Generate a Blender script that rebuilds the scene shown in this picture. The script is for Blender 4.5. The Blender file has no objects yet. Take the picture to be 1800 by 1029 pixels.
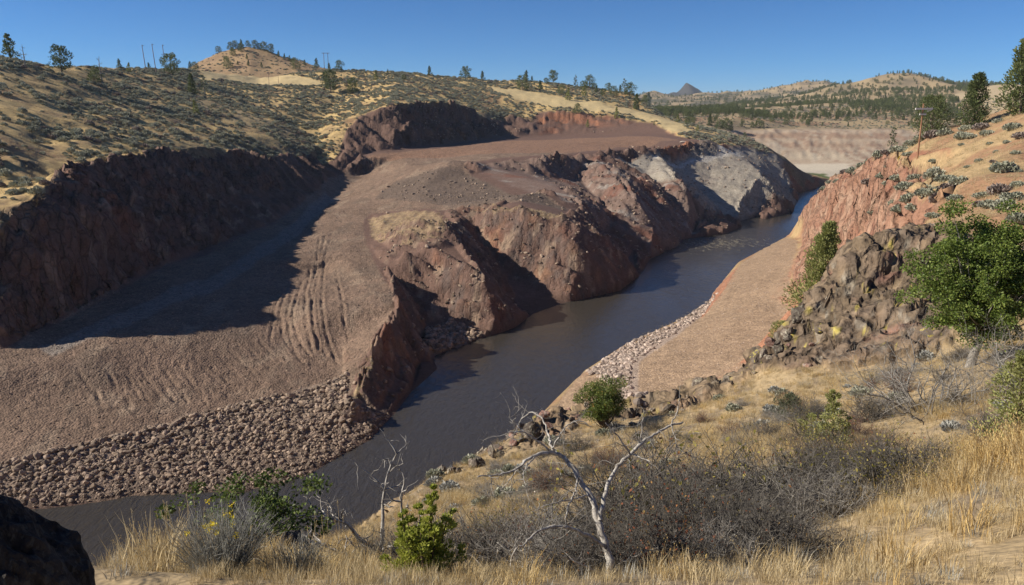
import bpy, bmesh, math, random
import numpy as np
from mathutils import Vector, Matrix, Euler
from mathutils.geometry import delaunay_2d_cdt

# ---------------------------------------------------------------- camera, sky, sun, exposure
SC = bpy.context.scene
COL = SC.collection
CAM_Z = 60.0
PITCH = math.radians(13.5)
cam_data = bpy.data.cameras.new('camera')
cam_data.sensor_width = 36.0
cam_data.lens = 27.0
cam_data.clip_start = 0.1
cam_data.clip_end = 40000.0
cam = bpy.data.objects.new('camera', cam_data)
COL.objects.link(cam)
cam.location = (0.0, 0.0, CAM_Z)
cam.rotation_euler = (math.pi / 2 - PITCH, 0.0, 0.0)
SC.camera = cam

SUN_EL = math.radians(31.0)
SUN_AZ = math.radians(-91.0)          # measured from +Y towards +X: the sun stands to the left, a little behind the viewer
sun_vec = Vector((math.sin(SUN_AZ) * math.cos(SUN_EL), math.cos(SUN_AZ) * math.cos(SUN_EL), math.sin(SUN_EL)))
world = bpy.data.worlds.new('World')
SC.world = world
world.use_nodes = True
wn = world.node_tree.nodes
sky = wn.new('ShaderNodeTexSky')
sky.sky_type = 'NISHITA'
sky.sun_disc = False
sky.sun_elevation = SUN_EL
sky.sun_rotation = SUN_AZ
sky.altitude = 700.0
sky.air_density = 0.6
sky.dust_density = 0.0
sky.ozone_density = 4.0
wn['Background'].inputs['Strength'].default_value = 0.053
tint_sky = wn.new('ShaderNodeMix')            # the clear dry autumn air, a little bluer than the model
tint_sky.data_type = 'RGBA'
tint_sky.blend_type = 'MULTIPLY'
tint_sky.inputs[0].default_value = 1.0
tint_sky.inputs[7].default_value = (0.56, 1.02, 1.38, 1.0)
world.node_tree.links.new(sky.outputs['Color'], tint_sky.inputs[6])
world.node_tree.links.new(tint_sky.outputs[2], wn['Background'].inputs['Color'])
sun_data = bpy.data.lights.new('sun', 'SUN')
sun_data.energy = 5.0
sun_data.angle = math.radians(0.53)
sun_data.color = (1.0, 0.91, 0.77)
sun = bpy.data.objects.new('sun', sun_data)
COL.objects.link(sun)
sun.location = sun_vec * 500
sun.rotation_euler = sun_vec.to_track_quat('Z', 'Y').to_euler()
SC.view_settings.view_transform = 'Standard'
SC.view_settings.look = 'None'
SC.view_settings.gamma = 1.0
SC.view_settings.exposure = 0.5
SC.view_settings.use_curve_mapping = False

random.seed(11)
RNG = np.random.default_rng(5)
# ---- survey: world coordinates in metres (x right, y ahead, z above the river)
CONTROL_LINES = [
    [(-320,80,0), (-200,95,0), (-130,102,0), (-78.26,106.32,0), (-67.22,108.4,0), (-60.65,111.28,0), (-51.91,112.02,0), (-43.12,112.96,0), (-37.42,115.47,0), (-34.3,117.88,0), (-30.27,125.67,0), (-26.39,132.14,0), (-23.93,143.77,0), (-21.98,157.07,0), (-22.12,174.04,0), (-19.88,182.71,0), (-10.55,194.74,-0), (0.8,208.34,0), (5.96,221.85,0), (18.17,237.85,0), (30.23,247.89,0), (36.68,253.64,0), (47.61,279.38,-0), (56.43,309.35,0), (67.24,328.81,0), (72.95,337.26,0), (81.16,358.71,0), (96.81,390.44,0), (119.96,412.64,0), (139.94,437.42,0), (165.35,452.18,0), (191.67,515.7,0), (208.18,565.98,0), (233.47,594.88,0), (270,650,0), (360,730,0)],  # lshore
    [(-320,60,-4), (-200,78,-4), (-80,90,-4), (-45,101,-4), (-22,125,-4), (-3,170,-4), (25,215,-4), (52,260,-4), (75,310,-4), (107,362,-4), (137,410,-4), (171,455,-3), (197,505,-3), (225,565,-3), (262,610,-3), (330,690,-2)],  # mid
    [(-320,45,0), (-200,62,0), (-90,72,0), (-60,78,0), (-35,82,0), (-22,91,0), (-12,104,0), (-2,125,0), (8,150,0), (17.45,171.99,0), (29.77,192.22,0), (47.77,214.29,0), (61.78,234.19,0), (67.48,249.51,0), (91.55,303.35,-0), (133.24,367.01,0), (145.96,382.93,0), (155.31,404.3,0), (178.04,457.32,0), (203,482,0), (224,530,0), (252,575,0), (300,640,0), (380,700,0)],  # rshore
    [(-125,118,3.2), (-83.77,115.58,3.2), (-76.54,121.39,3.2), (-65.46,129.5,3.2), (-60.18,135.55,3.2), (-54.2,141.84,3.2), (-43.12,147.72,3.2), (-36.69,156.17,3.2)],  # bould
    [(-77.51,109.6,1.3), (-67.12,115.33,1.3), (-55.9,122.05,1.3), (-45.31,125.69,1.3), (-35.91,132.53,1.3), (-30.64,137.85,1.3)],  # bould_lo
    [(-125,130,6.5), (-93.5,131.39,6.5), (-77.09,140.05,6.5), (-61.19,157.06,6.5), (-49.24,167.06,6.5), (-39.81,171.4,6.5)],  # g8
    [(-118,138,10.6), (-98.68,140.46,11), (-86.96,149.22,11), (-71.5,168.74,11), (-62.88,191.26,11), (-59.16,229.81,11)],  # g11
    [(-125,146,11.3), (-102.11,145.88,11.5), (-92.85,160.47,12.5), (-87.05,190.27,13.5), (-81.79,225.65,14.5), (-81.1,285.87,16.5), (-82.48,359.8,20), (-78.24,409.41,25), (-52.32,396.59,31), (-29.89,371.3,35)],  # road
    [(-140,142,12.5), (-120,148,12.5), (-105.28,151,12.5), (-103.92,185.24,14), (-103.12,216.56,15.5), (-96.3,257.07,17), (-90.71,289.9,18.5), (-89.73,341.81,22), (-90.7,398.4,27.39), (-81.85,430.86,34.1)],  # lbase
    [(-155,155,40), (-128,162,37), (-111.33,165.32,33.22), (-110.83,174.84,38.62), (-118.52,201.89,44.21), (-120.87,224.68,44.87), (-122.3,257.72,45.44), (-121.6,292.52,44.73), (-119.26,327,42.7), (-111.38,362.63,36.89), (-101.24,405.94,28.84)],  # ltop
    [(-107.02,164.65,26.17), (-105.16,180.57,32.52), (-108.33,224.02,29.27), (-106.67,288.48,27.93), (-97.78,330.84,24.44)],  # lface
    [(-44.38,180.92,11.5), (-41.02,207.65,12.5), (-53.48,236.69,15), (-57.1,307.27,19), (-59.54,335.17,21.5)],  # gterr
    [(-57.02,294.52,18.5), (-48.7,254.49,15.5), (-38.07,223.86,14), (-32.44,203.28,13.5), (-28.24,184.51,12), (-28.09,169.52,10.5), (-30.82,158.8,8.5)],  # knobw
    [(-46.29,264.25,16.6), (-45.56,291.61,20), (-36.24,295.9,22.5), (-26.69,287.35,22.3), (-20.1,264.14,20.8), (-17.32,237.91,18.4), (-25.19,230.97,17.5), (-35.48,235.87,16.6), (-46.29,264.25,16.6)],  # knobtop
    [(-35.72,254.71,22.2), (-30.35,251.48,24), (-24.96,247.87,23.4)],  # knobpeak
    [(-21.32,173.2,1), (-22.3,185.81,2), (-25.16,207.14,2), (-17.5,207.13,2.5), (-10.25,204.84,1.5), (-3.91,203.17,1)],  # knobbase
    [(-17.32,237.91,18.4), (-8.07,212.7,13), (-3.28,214.68,5)],  # knobrib
    [(-14.78,283.01,18), (-11.08,268.46,13.06), (-3.85,254.37,5.77), (1.39,227.47,0.82)],  # gul1
    [(-30.82,158.8,8.5), (-29.98,157.06,6.5), (-30.78,146.07,4.2), (-31.76,140.39,2.6)],  # fin
    [(-26.26,168.5,2.6), (-26.99,156.29,1.6), (-27.9,140.76,0.9)],  # finfoot
    [(-8.15,274.39,24), (5.95,266.77,25), (16.83,266.1,23.5), (21.32,259.59,20.5), (25.86,252.47,12), (29.35,249.18,3)],  # ridge2
    [(14,315.15,23.33), (24.93,305.35,21.08), (32.87,302.55,9.39), (38.37,285.2,1.39)],  # gul2
    [(-31.21,300.58,22.8), (-15.07,290.33,24.5), (0,287.29,27), (11.38,308.28,28)],  # fill
    [(-27.56,376.87,36.26), (-11.2,382.62,34.51), (14.37,393.15,35.52), (42.73,418.04,36.38), (76.67,457.37,37.44), (112.47,490.81,39.65), (123.41,499.3,40.73)],  # terredge
    [(-54.22,368.7,27.94), (-40.3,341.45,25.81)],  # fillw
    [(21.28,339.56,26.5), (28.6,296.22,21.58), (34.49,288.72,16.07), (40.39,279.81,8.94), (43.81,272.96,1.8)],  # rib_a
    [(-8.72,371.67,31.74), (5.54,377.22,29.13), (18.25,381.87,27.08), (33.65,397.99,25.69)],  # scarp
    [(35.43,394.49,23.97), (39.1,364.61,19.47), (44.3,334.24,12.9), (49.69,307.4,3.91)],  # gul3
    [(42.73,418.04,36.38), (51.11,375.88,27.87), (54.94,345.58,21.58), (61.67,330.39,9.73), (68.44,331.63,2.01)],  # spur3
    [(65.6,437.21,30.56), (72.41,419.58,25.66), (79.04,388.65,16.79), (87.92,375.56,5.11)],  # gul4
    [(84.26,461.82,34.57), (83.4,408.62,27.15), (88.52,389.39,19.87), (101.11,388.03,5.61)],  # spur4
    [(94.11,467.57,28.52), (101.78,462.18,23.18), (109.44,446.36,13.01), (116.84,422.22,2.4)],  # gul5
    [(82.13,468.53,32.51), (104.44,476.24,30.34), (128.27,487.63,30.69), (145.78,499.04,31.08)],  # bench
    [(129.19,436.2,9.25), (143.41,439.14,4.35)],  # greymid
    [(123.41,499.3,40.73), (145.78,499.04,31.08), (149.89,465.73,20.86), (154.68,452.99,10.64), (159.04,451.43,4.13)],  # spur5
    [(141.94,533.42,32.92), (165.63,525.46,21.2), (178.25,514.9,11.47), (187.69,515.87,2.65)],  # gul6
    [(161.78,570.72,38.38), (178.37,569.17,31.92), (195.66,569.65,25.35), (202.92,572.43,19.8), (227.56,605.26,10.9), (231.39,598.37,3.6)],  # spur6
    [(122.67,710.01,61.69), (127.5,679.14,53.04), (142.22,655.46,48.66), (160.22,631.54,43.26), (173.33,612.01,38.99), (189.2,604.86,34.93), (207.59,598.24,24.47)],  # ridge_r
    [(20,980,45), (110,900,33), (165,790,20), (215,710,10), (250,668,5)],  # behind_r
    [(-79.35,417.68,34.89), (-67.82,442.91,37.2), (-49.78,488.11,36.97), (-16.44,565.63,38.57), (13,596.4,38.26), (39.33,601.7,38.92), (65,596.81,39.94), (89.44,586.9,41.53), (110,561.2,41.54), (115.56,530.05,40.3)],  # qbase
    [(-66.81,460.96,48.11), (-38.52,531.75,47.41), (-8.56,590.67,44.34), (40,613.35,44.61), (70.76,610.39,45.12), (95.33,598.02,45)],  # qbench_e
    [(-68.15,470.48,49.2), (-39.26,542.35,48.7), (-8.71,601.29,45.77), (40.73,625.13,46.53), (71.94,621.04,46.62), (98.67,605.48,46.1)],  # qbench_i
    [(-93,409.95,32.69), (-93.21,435.16,39.16), (-93.02,466.54,54.23), (-73.73,487.99,62.18), (-53.41,530.56,63.86), (-38.35,561.18,62.9), (-21.48,594.71,52.64), (-8.92,616.96,51.06), (13.64,629.79,53.1), (41.6,641.02,57.03), (73.48,636.48,55.26), (102.56,616.75,50.2), (117.39,578.4,44.67), (120.19,542.46,40.61)],  # qtop
    [(-62.22,425.79,34.41), (-16.3,447.05,37.31), (36.3,498.7,38.26), (82.3,514.49,39.77)],  # terrfar
    [(-190,178,58), (-143.33,218.89,50.77), (-176.67,273.01,61.98), (-223.33,349.29,79.88), (-270,410,84)],  # h0
    [(-120.71,194.9,40.77), (-165.93,287.49,58.06), (-220.44,386.97,78.33), (-270,480,80)],  # h1
    [(-130.67,248.93,47.36), (-182.52,362.63,62.64), (-239.56,480.59,82.76), (-310,570,80)],  # h2
    [(-137.7,345,49.14), (-171.93,434.02,60.12), (-238.56,586.76,83.76)],  # h3
    [(-121.96,399.44,44.58), (-149.33,492.84,56.68), (-177.33,589.19,72.48)],  # h4
    [(-101.69,394.77,33.71), (-110.08,439.23,38.96), (-119.68,488.47,47.05), (-131.11,608.85,68.67)],  # h5
    [(-80.89,536.43,66.89), (-90.37,631.59,77.75)],  # h6
    [(-22.3,618.94,59.3), (-24.63,686.82,72.16)],  # h7
    [(24.26,674.79,64.9), (76.11,706.64,69.08)],  # h8
    [(109.04,657.12,55.57), (125.48,619.51,48.84), (136.89,571.88,43.22)],  # h9
    [(-239.56,509.72,84.14), (-249.11,613.54,88.21), (-224.89,715.98,86.54), (-153.33,717.65,93.49), (-112.44,717.17,91.51), (-78.33,732.15,89.65), (-27.22,762.29,86.68), (16.67,777.46,85.6), (55.56,776.55,81.82), (87.94,767.37,77.85), (112.31,745.81,73.73), (122.67,710.01,61.69)],  # sky
    [(-250.78,632.75,82.58), (-208.33,647.13,78.18), (-162.04,646.91,77.28)],  # field
    [(-360,650,70), (-200,775,82), (-90,850,72), (20,900,55)],  # skyb
    [(-358.89,884.21,101.87), (-355.47,895.8,107.32), (-340.81,897.88,115.99), (-328.07,899.52,122.81), (-301.15,906.09,128.78), (-275.52,905.04,124.42), (-248.44,897.73,115.37), (-207.78,884.5,103.1)],  # butte_a
    [(-320,831.92,98.26), (-264.07,805.38,94.83), (-210.67,821.11,96.07)],  # butte_f
    [(-305.56,860.2,108.96), (-280.09,857.64,111.15), (-250.56,859.63,106.58)],  # butte_m
    [(-410,980,80), (-300,1000,90), (-180,980,80)],  # butte_b
    [(-600,300,90), (-700,900,80), (-400,1300,70), (0,1200,50), (-900,3000,60), (-600,5000,60), (0,4000,60)],  # farl
    [(-400,150,75), (-500,60,80), (-340,310,84)],  # farl2
    [(25.02,137.73,4.5), (48.33,178.52,5), (75.82,220.96,6), (98.18,265.33,6.5)],  # rgrav
    [(20.75,166.05,1.8), (35.83,185.02,1.8), (52.73,207.86,1.8), (71.7,248.31,3.2), (111.35,315.11,2.5)],  # rgrav_e
    [(32.09,135.77,7), (48.03,154.12,7.5), (71.62,188.39,8)],  # rgrav_i
    [(38,118,12), (62,140,15), (80,170,15), (84,195,13)],  # rhid
    [(79.56,208.68,9), (96.59,253.05,8), (109.1,284.03,6), (133.15,343.76,2.5)],  # rbase
    [(137.41,352.59,20.8), (123.33,301.8,31.99), (106.67,242.23,40.88), (90.78,192.42,47.6), (82.96,162.76,52.55), (83.33,153.18,55.5), (93.33,153.88,58.42), (93.33,144.23,61.05)],  # rcrest
    [(130.04,327.42,10.18), (99.22,233.57,26.21), (84.44,187.86,28.58)],  # rface
    [(114.07,280.47,28.82), (95.56,216.22,39.62), (76.44,161.18,45.99), (57.24,112.29,47.93), (46.59,94.5,46.68)],  # rbreak
    [(150,330,14), (160,250,38), (140,190,52), (160,120,64)],  # rbehind
    [(190,420,5), (230,460,8), (300,500,20), (350,300,55), (400,600,12)],  # rbehind2
    [(82.96,176.66,46.18), (68.66,131.79,52.08), (69.93,119.89,53.91), (66.67,101.81,55.71)],  # pole
    [(49.07,92.15,49.75), (48.59,82.49,52.35), (50,75.58,53.54)],  # rs2
    [(39.47,73.42,48.83), (38.52,64.66,50.89), (40,59.84,52.24)],  # rs3
    [(42,96,27), (52,108,35), (66,132,41), (77,165,36)],  # rfaceb
    [(30,84,24), (36,92,24), (46,108,22)],  # rlow
    [(31.11,59.53,50.94), (28.79,57.63,51.58), (26.81,56.53,51.31), (24.06,54.88,48.72), (21.19,53.05,45.36), (19.76,52.76,44.17), (17.93,52.46,42.9), (13.44,51.91,40.6), (11.78,49.69,39.94), (8.86,48.52,39.34), (6.4,50.45,38.82), (4.07,51.57,39.22), (2.16,49.51,39.21), (0.94,47.41,39), (-1.78,44.29,38.85), (-4.67,41.24,39.01), (-5.21,34.48,40.85), (-5.78,27.01,43.98), (-5.54,19.65,47.61), (-5.33,16.04,49.71), (-5.05,12.92,51.7), (-4.48,9.8,53.7), (-4.67,8.02,54.85), (-4.36,6.24,55.99)],  # rock
    [(34,74,40), (28,72,31), (20,74,26), (10,74,24), (0,72,22), (-10,62,25), (-14,46,30), (-14,30,36), (-14,18,42), (-16,8,46), (-20,0,48)],  # rockdrop
    [(23.47,41.83,45.75), (20.89,44.6,44.44), (17.78,45.42,43.59), (12.95,43.13,42.62)],  # rockbase
    [(-60,20,24), (-45,50,14), (-30,66,8), (-14,84,7), (4,100,8), (14,118,9)],  # drop2
    [(14.81,37.47,44.74), (10.67,33.48,45.23), (5.74,28.56,46.17), (2,24.64,46.98), (-0.85,20.75,47.91)],  # n1
    [(-2.07,12.41,51.74), (-1.07,12.88,51.54), (1,12.02,52.22), (3.33,13.46,51.79), (6.48,15.85,51.06), (10.37,18.29,50.5), (13.33,18.46,51.22)],  # n2
    [(28,40.51,48.82), (20.15,32.32,48.99), (16.59,30.09,48.25), (11.56,24.09,48.96)],  # n3
    [(34.67,51.14,50.28), (30.81,50.96,49.53)],  # n4
    [(3.67,4.86,56.68), (2.33,5.57,56.19), (0,5.83,56.01), (-1.93,5.74,56.07)],  # n5
    [(-5,0,57.2), (0,0,58.2), (5,0,58.9), (10,-4,60), (-5,-8,58.5)],  # cam
    [(12,8,57.5), (25,16,56), (45,30,55.5), (60,48,55), (80,70,56)],  # camr
    [(60,-10,64), (140,60,68), (260,150,78), (400,300,70), (600,100,90), (0,-40,64), (-60,-30,50), (-300,20,10), (-300,-60,60)],  # outr
    [(245,690,2), (269.63,706.38,3.73), (298.67,726.81,3.16), (371.56,768.51,5.47), (474.07,809.64,5.49)],  # resb
    [(190,760,6), (251.63,798.57,2.18), (294.44,804.03,3.54), (355.56,809.92,6.64), (420,820.61,8.31), (516.3,831.3,10.03)],  # resb2
    [(267.44,843.31,17.19), (340.19,848.39,16.93), (438.15,859.57,20.68)],  # resm
    [(273.59,909.04,33.97), (325.93,897.91,30.46), (388.89,892.96,31.26), (495.41,898.98,34.9), (593.33,909.96,37.82)],  # rest
    [(240,921.74,44.05), (281.48,974.43,49.32), (355.56,983.03,42.29), (440,1015.12,47.45), (518.52,1025.89,49.48), (622.22,1079,56.52), (738.89,1081.72,67.86)],  # f1
    [(366.67,1540.13,49.62), (385.19,1337.03,60.37), (462.96,1286.47,63.96), (577.78,1338.83,67.86), (700,1390.79,70.11), (800,1393.59,81.77), (985.19,1449.56,100.73)],  # f2
    [(408.89,2365.51,60.65), (488.89,2261.14,54.29), (596.3,2366.31,63.97), (637.04,2060.42,74.97), (654.81,1752.54,77.62), (733.33,1704.13,90.18), (831.11,1757.83,99.66), (959.26,1809.53,100.83), (1032.59,1757.24,97.22)],  # f3
    [(822.22,1911.65,97.83), (891.26,1947.85,120.11), (931.7,1973.17,139.91), (971.11,1974.49,145.39), (1040,2023.41,134.99), (1155.56,2072.88,126.83), (1244.44,2071.84,122.51), (1407.41,2074.26,132.59)],  # hillR
    [(700,2300,70), (1000,2400,80), (1400,2400,80), (1300,1500,90)],  # hillRb
    [(977.78,3096.34,106.23), (1079.26,3202.77,121.17), (1185.19,3313.83,155.41), (1242.07,3319.37,178.46), (1294.22,3317.15,169.24), (1370.07,3312.17,148.49), (1491.11,3413.4,141.75)],  # hillM
    [(880,2784.38,91.88), (1078.52,2891.86,111.21), (1223.7,2891.86,111.21)],  # hillMf
    [(900,4000,70), (1300,4000,70), (1700,4200,80)],  # hillMb
    [(464.44,3403.13,98.97), (648.15,3614.82,124.02), (725.93,3611.19,108.89), (880,3713.12,105.1), (1013.33,3714.37,110.29), (1120,3715.61,115.47)],  # farline
    [(600,4300,60), (1000,4500,60), (1100,5000,70)],  # farlineb
    [(1059.26,5674.73,136.83), (1161.11,5685.19,180.4), (1246.67,5699.46,239.83), (1328.15,5688.04,192.29), (1425.93,5675.68,140.79)],  # cone
    [(1095.56,5260.26,123.89), (1227.78,5260.26,123.89)],  # conef
    [(900,6200,90), (1250,6300,90), (1600,6000,90), (600,5800,80)],  # coneb
    [(-9000,200,60), (-9000,8000,60), (0,13000,60), (9000,8000,60), (9000,200,60), (9000,-500,60), (0,-600,80), (-9000,-500,60)],  # edge
]
LINE_NO = {'ltop': 9, 'qtop': 42, 'ridge_r': 37, 'rock': 78}
ZONE = {
    'gravel': [(-140,100), (-140,146), (-103.83,148.66), (-102.24,182.03), (-100.99,211.79), (-94.33,251.5), (-89.32,285.15), (-87.99,334.77), (-88.06,392.65), (-79.15,416.14), (-66.67,435), (-45.8,448.74), (-15.22,522.97), (36.3,554.9), (84.43,553.54), (104.88,534.64), (109.91,503.8), (82.82,494.32), (44.27,433.48), (14.8,405.3), (-11.42,390.38), (-23.88,370.47), (-12.85,348.99), (13.41,302.21), (21.5,289.55), (0,282.37), (-15.02,289.05), (-30.31,291.6), (-54.16,303.55), (-57.56,291.54), (-49.94,254), (-39.26,223.91), (-33.61,203.83), (-29.68,184.71), (-29.33,170.64), (-31.73,160.31), (-31.24,157.21), (-32.44,144.49), (-30.55,126.99), (-34.42,118.33), (-43.24,113.31), (-67.36,108.65), (-78.44,106.62)],
    'boulders': [(-130,112), (-84.06,116.06), (-76.7,121.7), (-65.61,129.84), (-60.31,135.91), (-54.32,142.21), (-43.23,148.16), (-35.38,157.24), (-32.15,139.01), (-24.07,144.74), (-26.5,132.8), (-30.36,126.08), (-34.42,118.33), (-37.53,115.86), (-43.24,113.31), (-52.04,112.35), (-60.78,111.55), (-67.36,108.65), (-78.44,106.62), (-130,106)],
    'talus': [(-21.63,175.98), (-23.33,202), (-15.83,205.98), (-7.69,199.33), (-9.85,195.94), (-19.26,183.7)],
    'knobgrass': [(-46.99,261.31), (-54.97,292.77), (-44.11,296.79), (-27.65,286.19), (-19.77,264.98), (-21.42,238.1), (-35.87,238.75)],
    'ridgegrass': [(-13.86,287), (0,273), (17.01,269.09), (20.91,267.1), (9.83,263.78), (-6.07,271.75)],
    'fingrass': [(-31.41,158.43), (-29.55,158.02), (-29.76,151.93), (-30.86,142.03), (-31.99,140.44), (-31.29,148.73)],
    'grey': [(51.9,417.34), (76.2,454.3), (112.12,488.88), (160.77,551.29), (183.32,571.28), (199.8,574.98), (191.7,520.55), (169.22,463.27), (139.99,437.96), (120.82,415.97), (108.98,406.9), (94.39,405.22), (74.52,404.69), (62.59,416.38)],
    'purple': [(-19.1,372.4), (14.33,391.65), (42.48,415.34), (59.98,408.72), (73.92,401.22), (94.39,405.22), (108.58,405.05), (74.22,341.01), (56.8,314.78), (43.58,324.29), (22.11,298.24), (0,343.56)],
    'redbluff': [(214.95,549.18), (118.77,289.88), (96.59,218.55), (81.97,172.78), (67.69,133.73), (69.15,141.78), (73.33,162.98), (87.48,214.33), (84.4,219.95), (96.2,253.04), (114.42,297.25), (130.16,334.86), (135.28,349.01)],
    'redsoil': [(76.03,152.8), (71.44,130.65), (67.57,112.95), (69.46,121.88), (71.04,138.65)],
    'rgravel': [(17.58,170.53), (29.57,190.91), (47.35,212.33), (60.87,230.66), (66.8,246.88), (90.56,299.96), (131.35,361.68), (131.94,343.95), (107.8,281.76), (92.3,242.85), (79.39,209.07), (84,195), (80,170), (62,140), (38,118), (14,118), (8,148)],
    'rbould': [(17.58,170.53), (29.57,190.91), (47.35,212.33), (64.41,241.13), (67.37,244.27), (56.74,217.69), (42.02,194.35), (27.55,168.39), (9.64,50.86), (8.82,50.72), (21.63,153.08), (18.05,164.87)],
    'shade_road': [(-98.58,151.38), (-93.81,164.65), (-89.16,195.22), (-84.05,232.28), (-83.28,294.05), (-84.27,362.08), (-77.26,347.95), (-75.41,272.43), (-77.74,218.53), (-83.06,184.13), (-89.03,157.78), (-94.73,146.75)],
    'field': [(-237.57,611.13), (-270.54,790.19), (-174.82,680.27), (-151.13,650), (-191.66,637.64), (-211.19,590.9), (-226.41,556.15)],
    'field2': [(-25.9,723.88), (15.56,724), (49.79,693), (78.57,682.72), (106.86,673.84), (130.9,646.71), (132.47,570.72), (121.15,556.35), (104,625.7), (74.77,648.17), (37.76,655.32), (0,674.74)],
    'bench': [(76.45,445.18), (103.85,473.1), (127.26,483.31), (147.67,498.93), (158.98,541.69), (124.51,487.14), (104.5,476.73), (79.5,453.72)],
    'farfield': [(785.41,1440.18), (865.32,1472.58), (1229.54,1909.28), (88.57,136.64), (641.79,1059.94), (728.91,1283.66)],
    'flats': [(291.16,803.23), (348.12,792.45), (80.08,165.57), (103.82,235.56), (235.74,603.88), (209.88,569.1)],
    'greenflat': [(260.87,689.82), (281.99,697.99), (279.77,677), (237.57,608.96), (227.94,598.24)],
    'fillslope': [(-55.92,361.64), (-42.87,364.82), (-25.66,368.54), (-12.91,350.88), (13.48,303.81), (21.25,286.17), (0,284.88), (-15.11,291.22), (-36.58,308.44), (-58.07,333.89)],
    'swale': [(-190.23,464.95), (-171.57,476.84), (-140.36,451.32), (-123.31,446.9), (-126.73,415.69), (-148.76,411.36), (-172.12,426.75)],
}
TRACKS = [[(-67.38,265.4), (-60.47,233.83), (-56.28,209.07), (-48.18,179.17), (-44.16,167.95)],
    [(-64.22,271.72), (-58.22,232.99), (-48.93,191.18), (-44.04,174.05), (-38.57,162.29)],
    [(-65.92,268.56), (-59.11,230.49), (-51.53,191.59), (-46.43,173.43), (-41.68,165.53)],
    [(-61.09,218.1), (-55.98,192.29), (-53.03,179.04), (-48.25,168.82), (-45.37,164.89)],
    [(-63.04,209.33), (-57.88,185.52), (-53.94,172.85), (-46.46,161.2)],
    [(-62.03,197.78), (-58.24,179.4), (-55.7,169.04)],
    [(-61.89,230.67), (-55.05,198.35), (-49.14,176.29), (-44.87,166)],
    [(-59.05,199.58), (-55.07,181.98), (-50.95,169.62), (-45.75,160.87)],
    [(-79.11,148.3), (-70.93,138.36)],
    [(-80.89,145.87), (-71.82,134.93)],
    [(-76.26,149.51), (-68,140.08)],
    [(-72.88,151.82), (-63.2,140.59)],
    [(-70.44,153.54), (-59.55,140.77)],
    [(-68.04,156.49), (-58.71,147.81)],
    [(-64.74,159.99), (-55.9,151.23)],
    [(-80.79,140.35), (-73.42,130.21)],
    [(-86.43,144.73), (-78.95,137.67)],
    [(-73.56,149.59), (-65.64,139.89)],
    [(-68.38,153.97), (-58.87,143.17)],
    [(-62.52,162.51), (-54.94,154.54)],
    [(-60.32,165.75), (-51.94,156.55)],
    [(-57.83,168.01), (-50.02,159.71)],
    [(-77.58,147.89), (-69,137.63)],
    [(-66.76,157.56), (-57.03,148.28)],
    [(-78.94,145.24), (-69.46,132.74)],
    [(-53.64,228.94), (-44.96,196.53), (-40.51,179.43)],
    [(-42.83,185.33), (-38.25,171.7)],
    [(-69.82,364.05), (-54.26,368.96), (-37.63,366.39), (-27.05,369.27)],
    [(-68.88,374.05), (-49.85,377.3), (-30.06,373.41)],
    [(-78.51,411.5), (-59.76,407.87), (-37.24,424.67)]]
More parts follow.
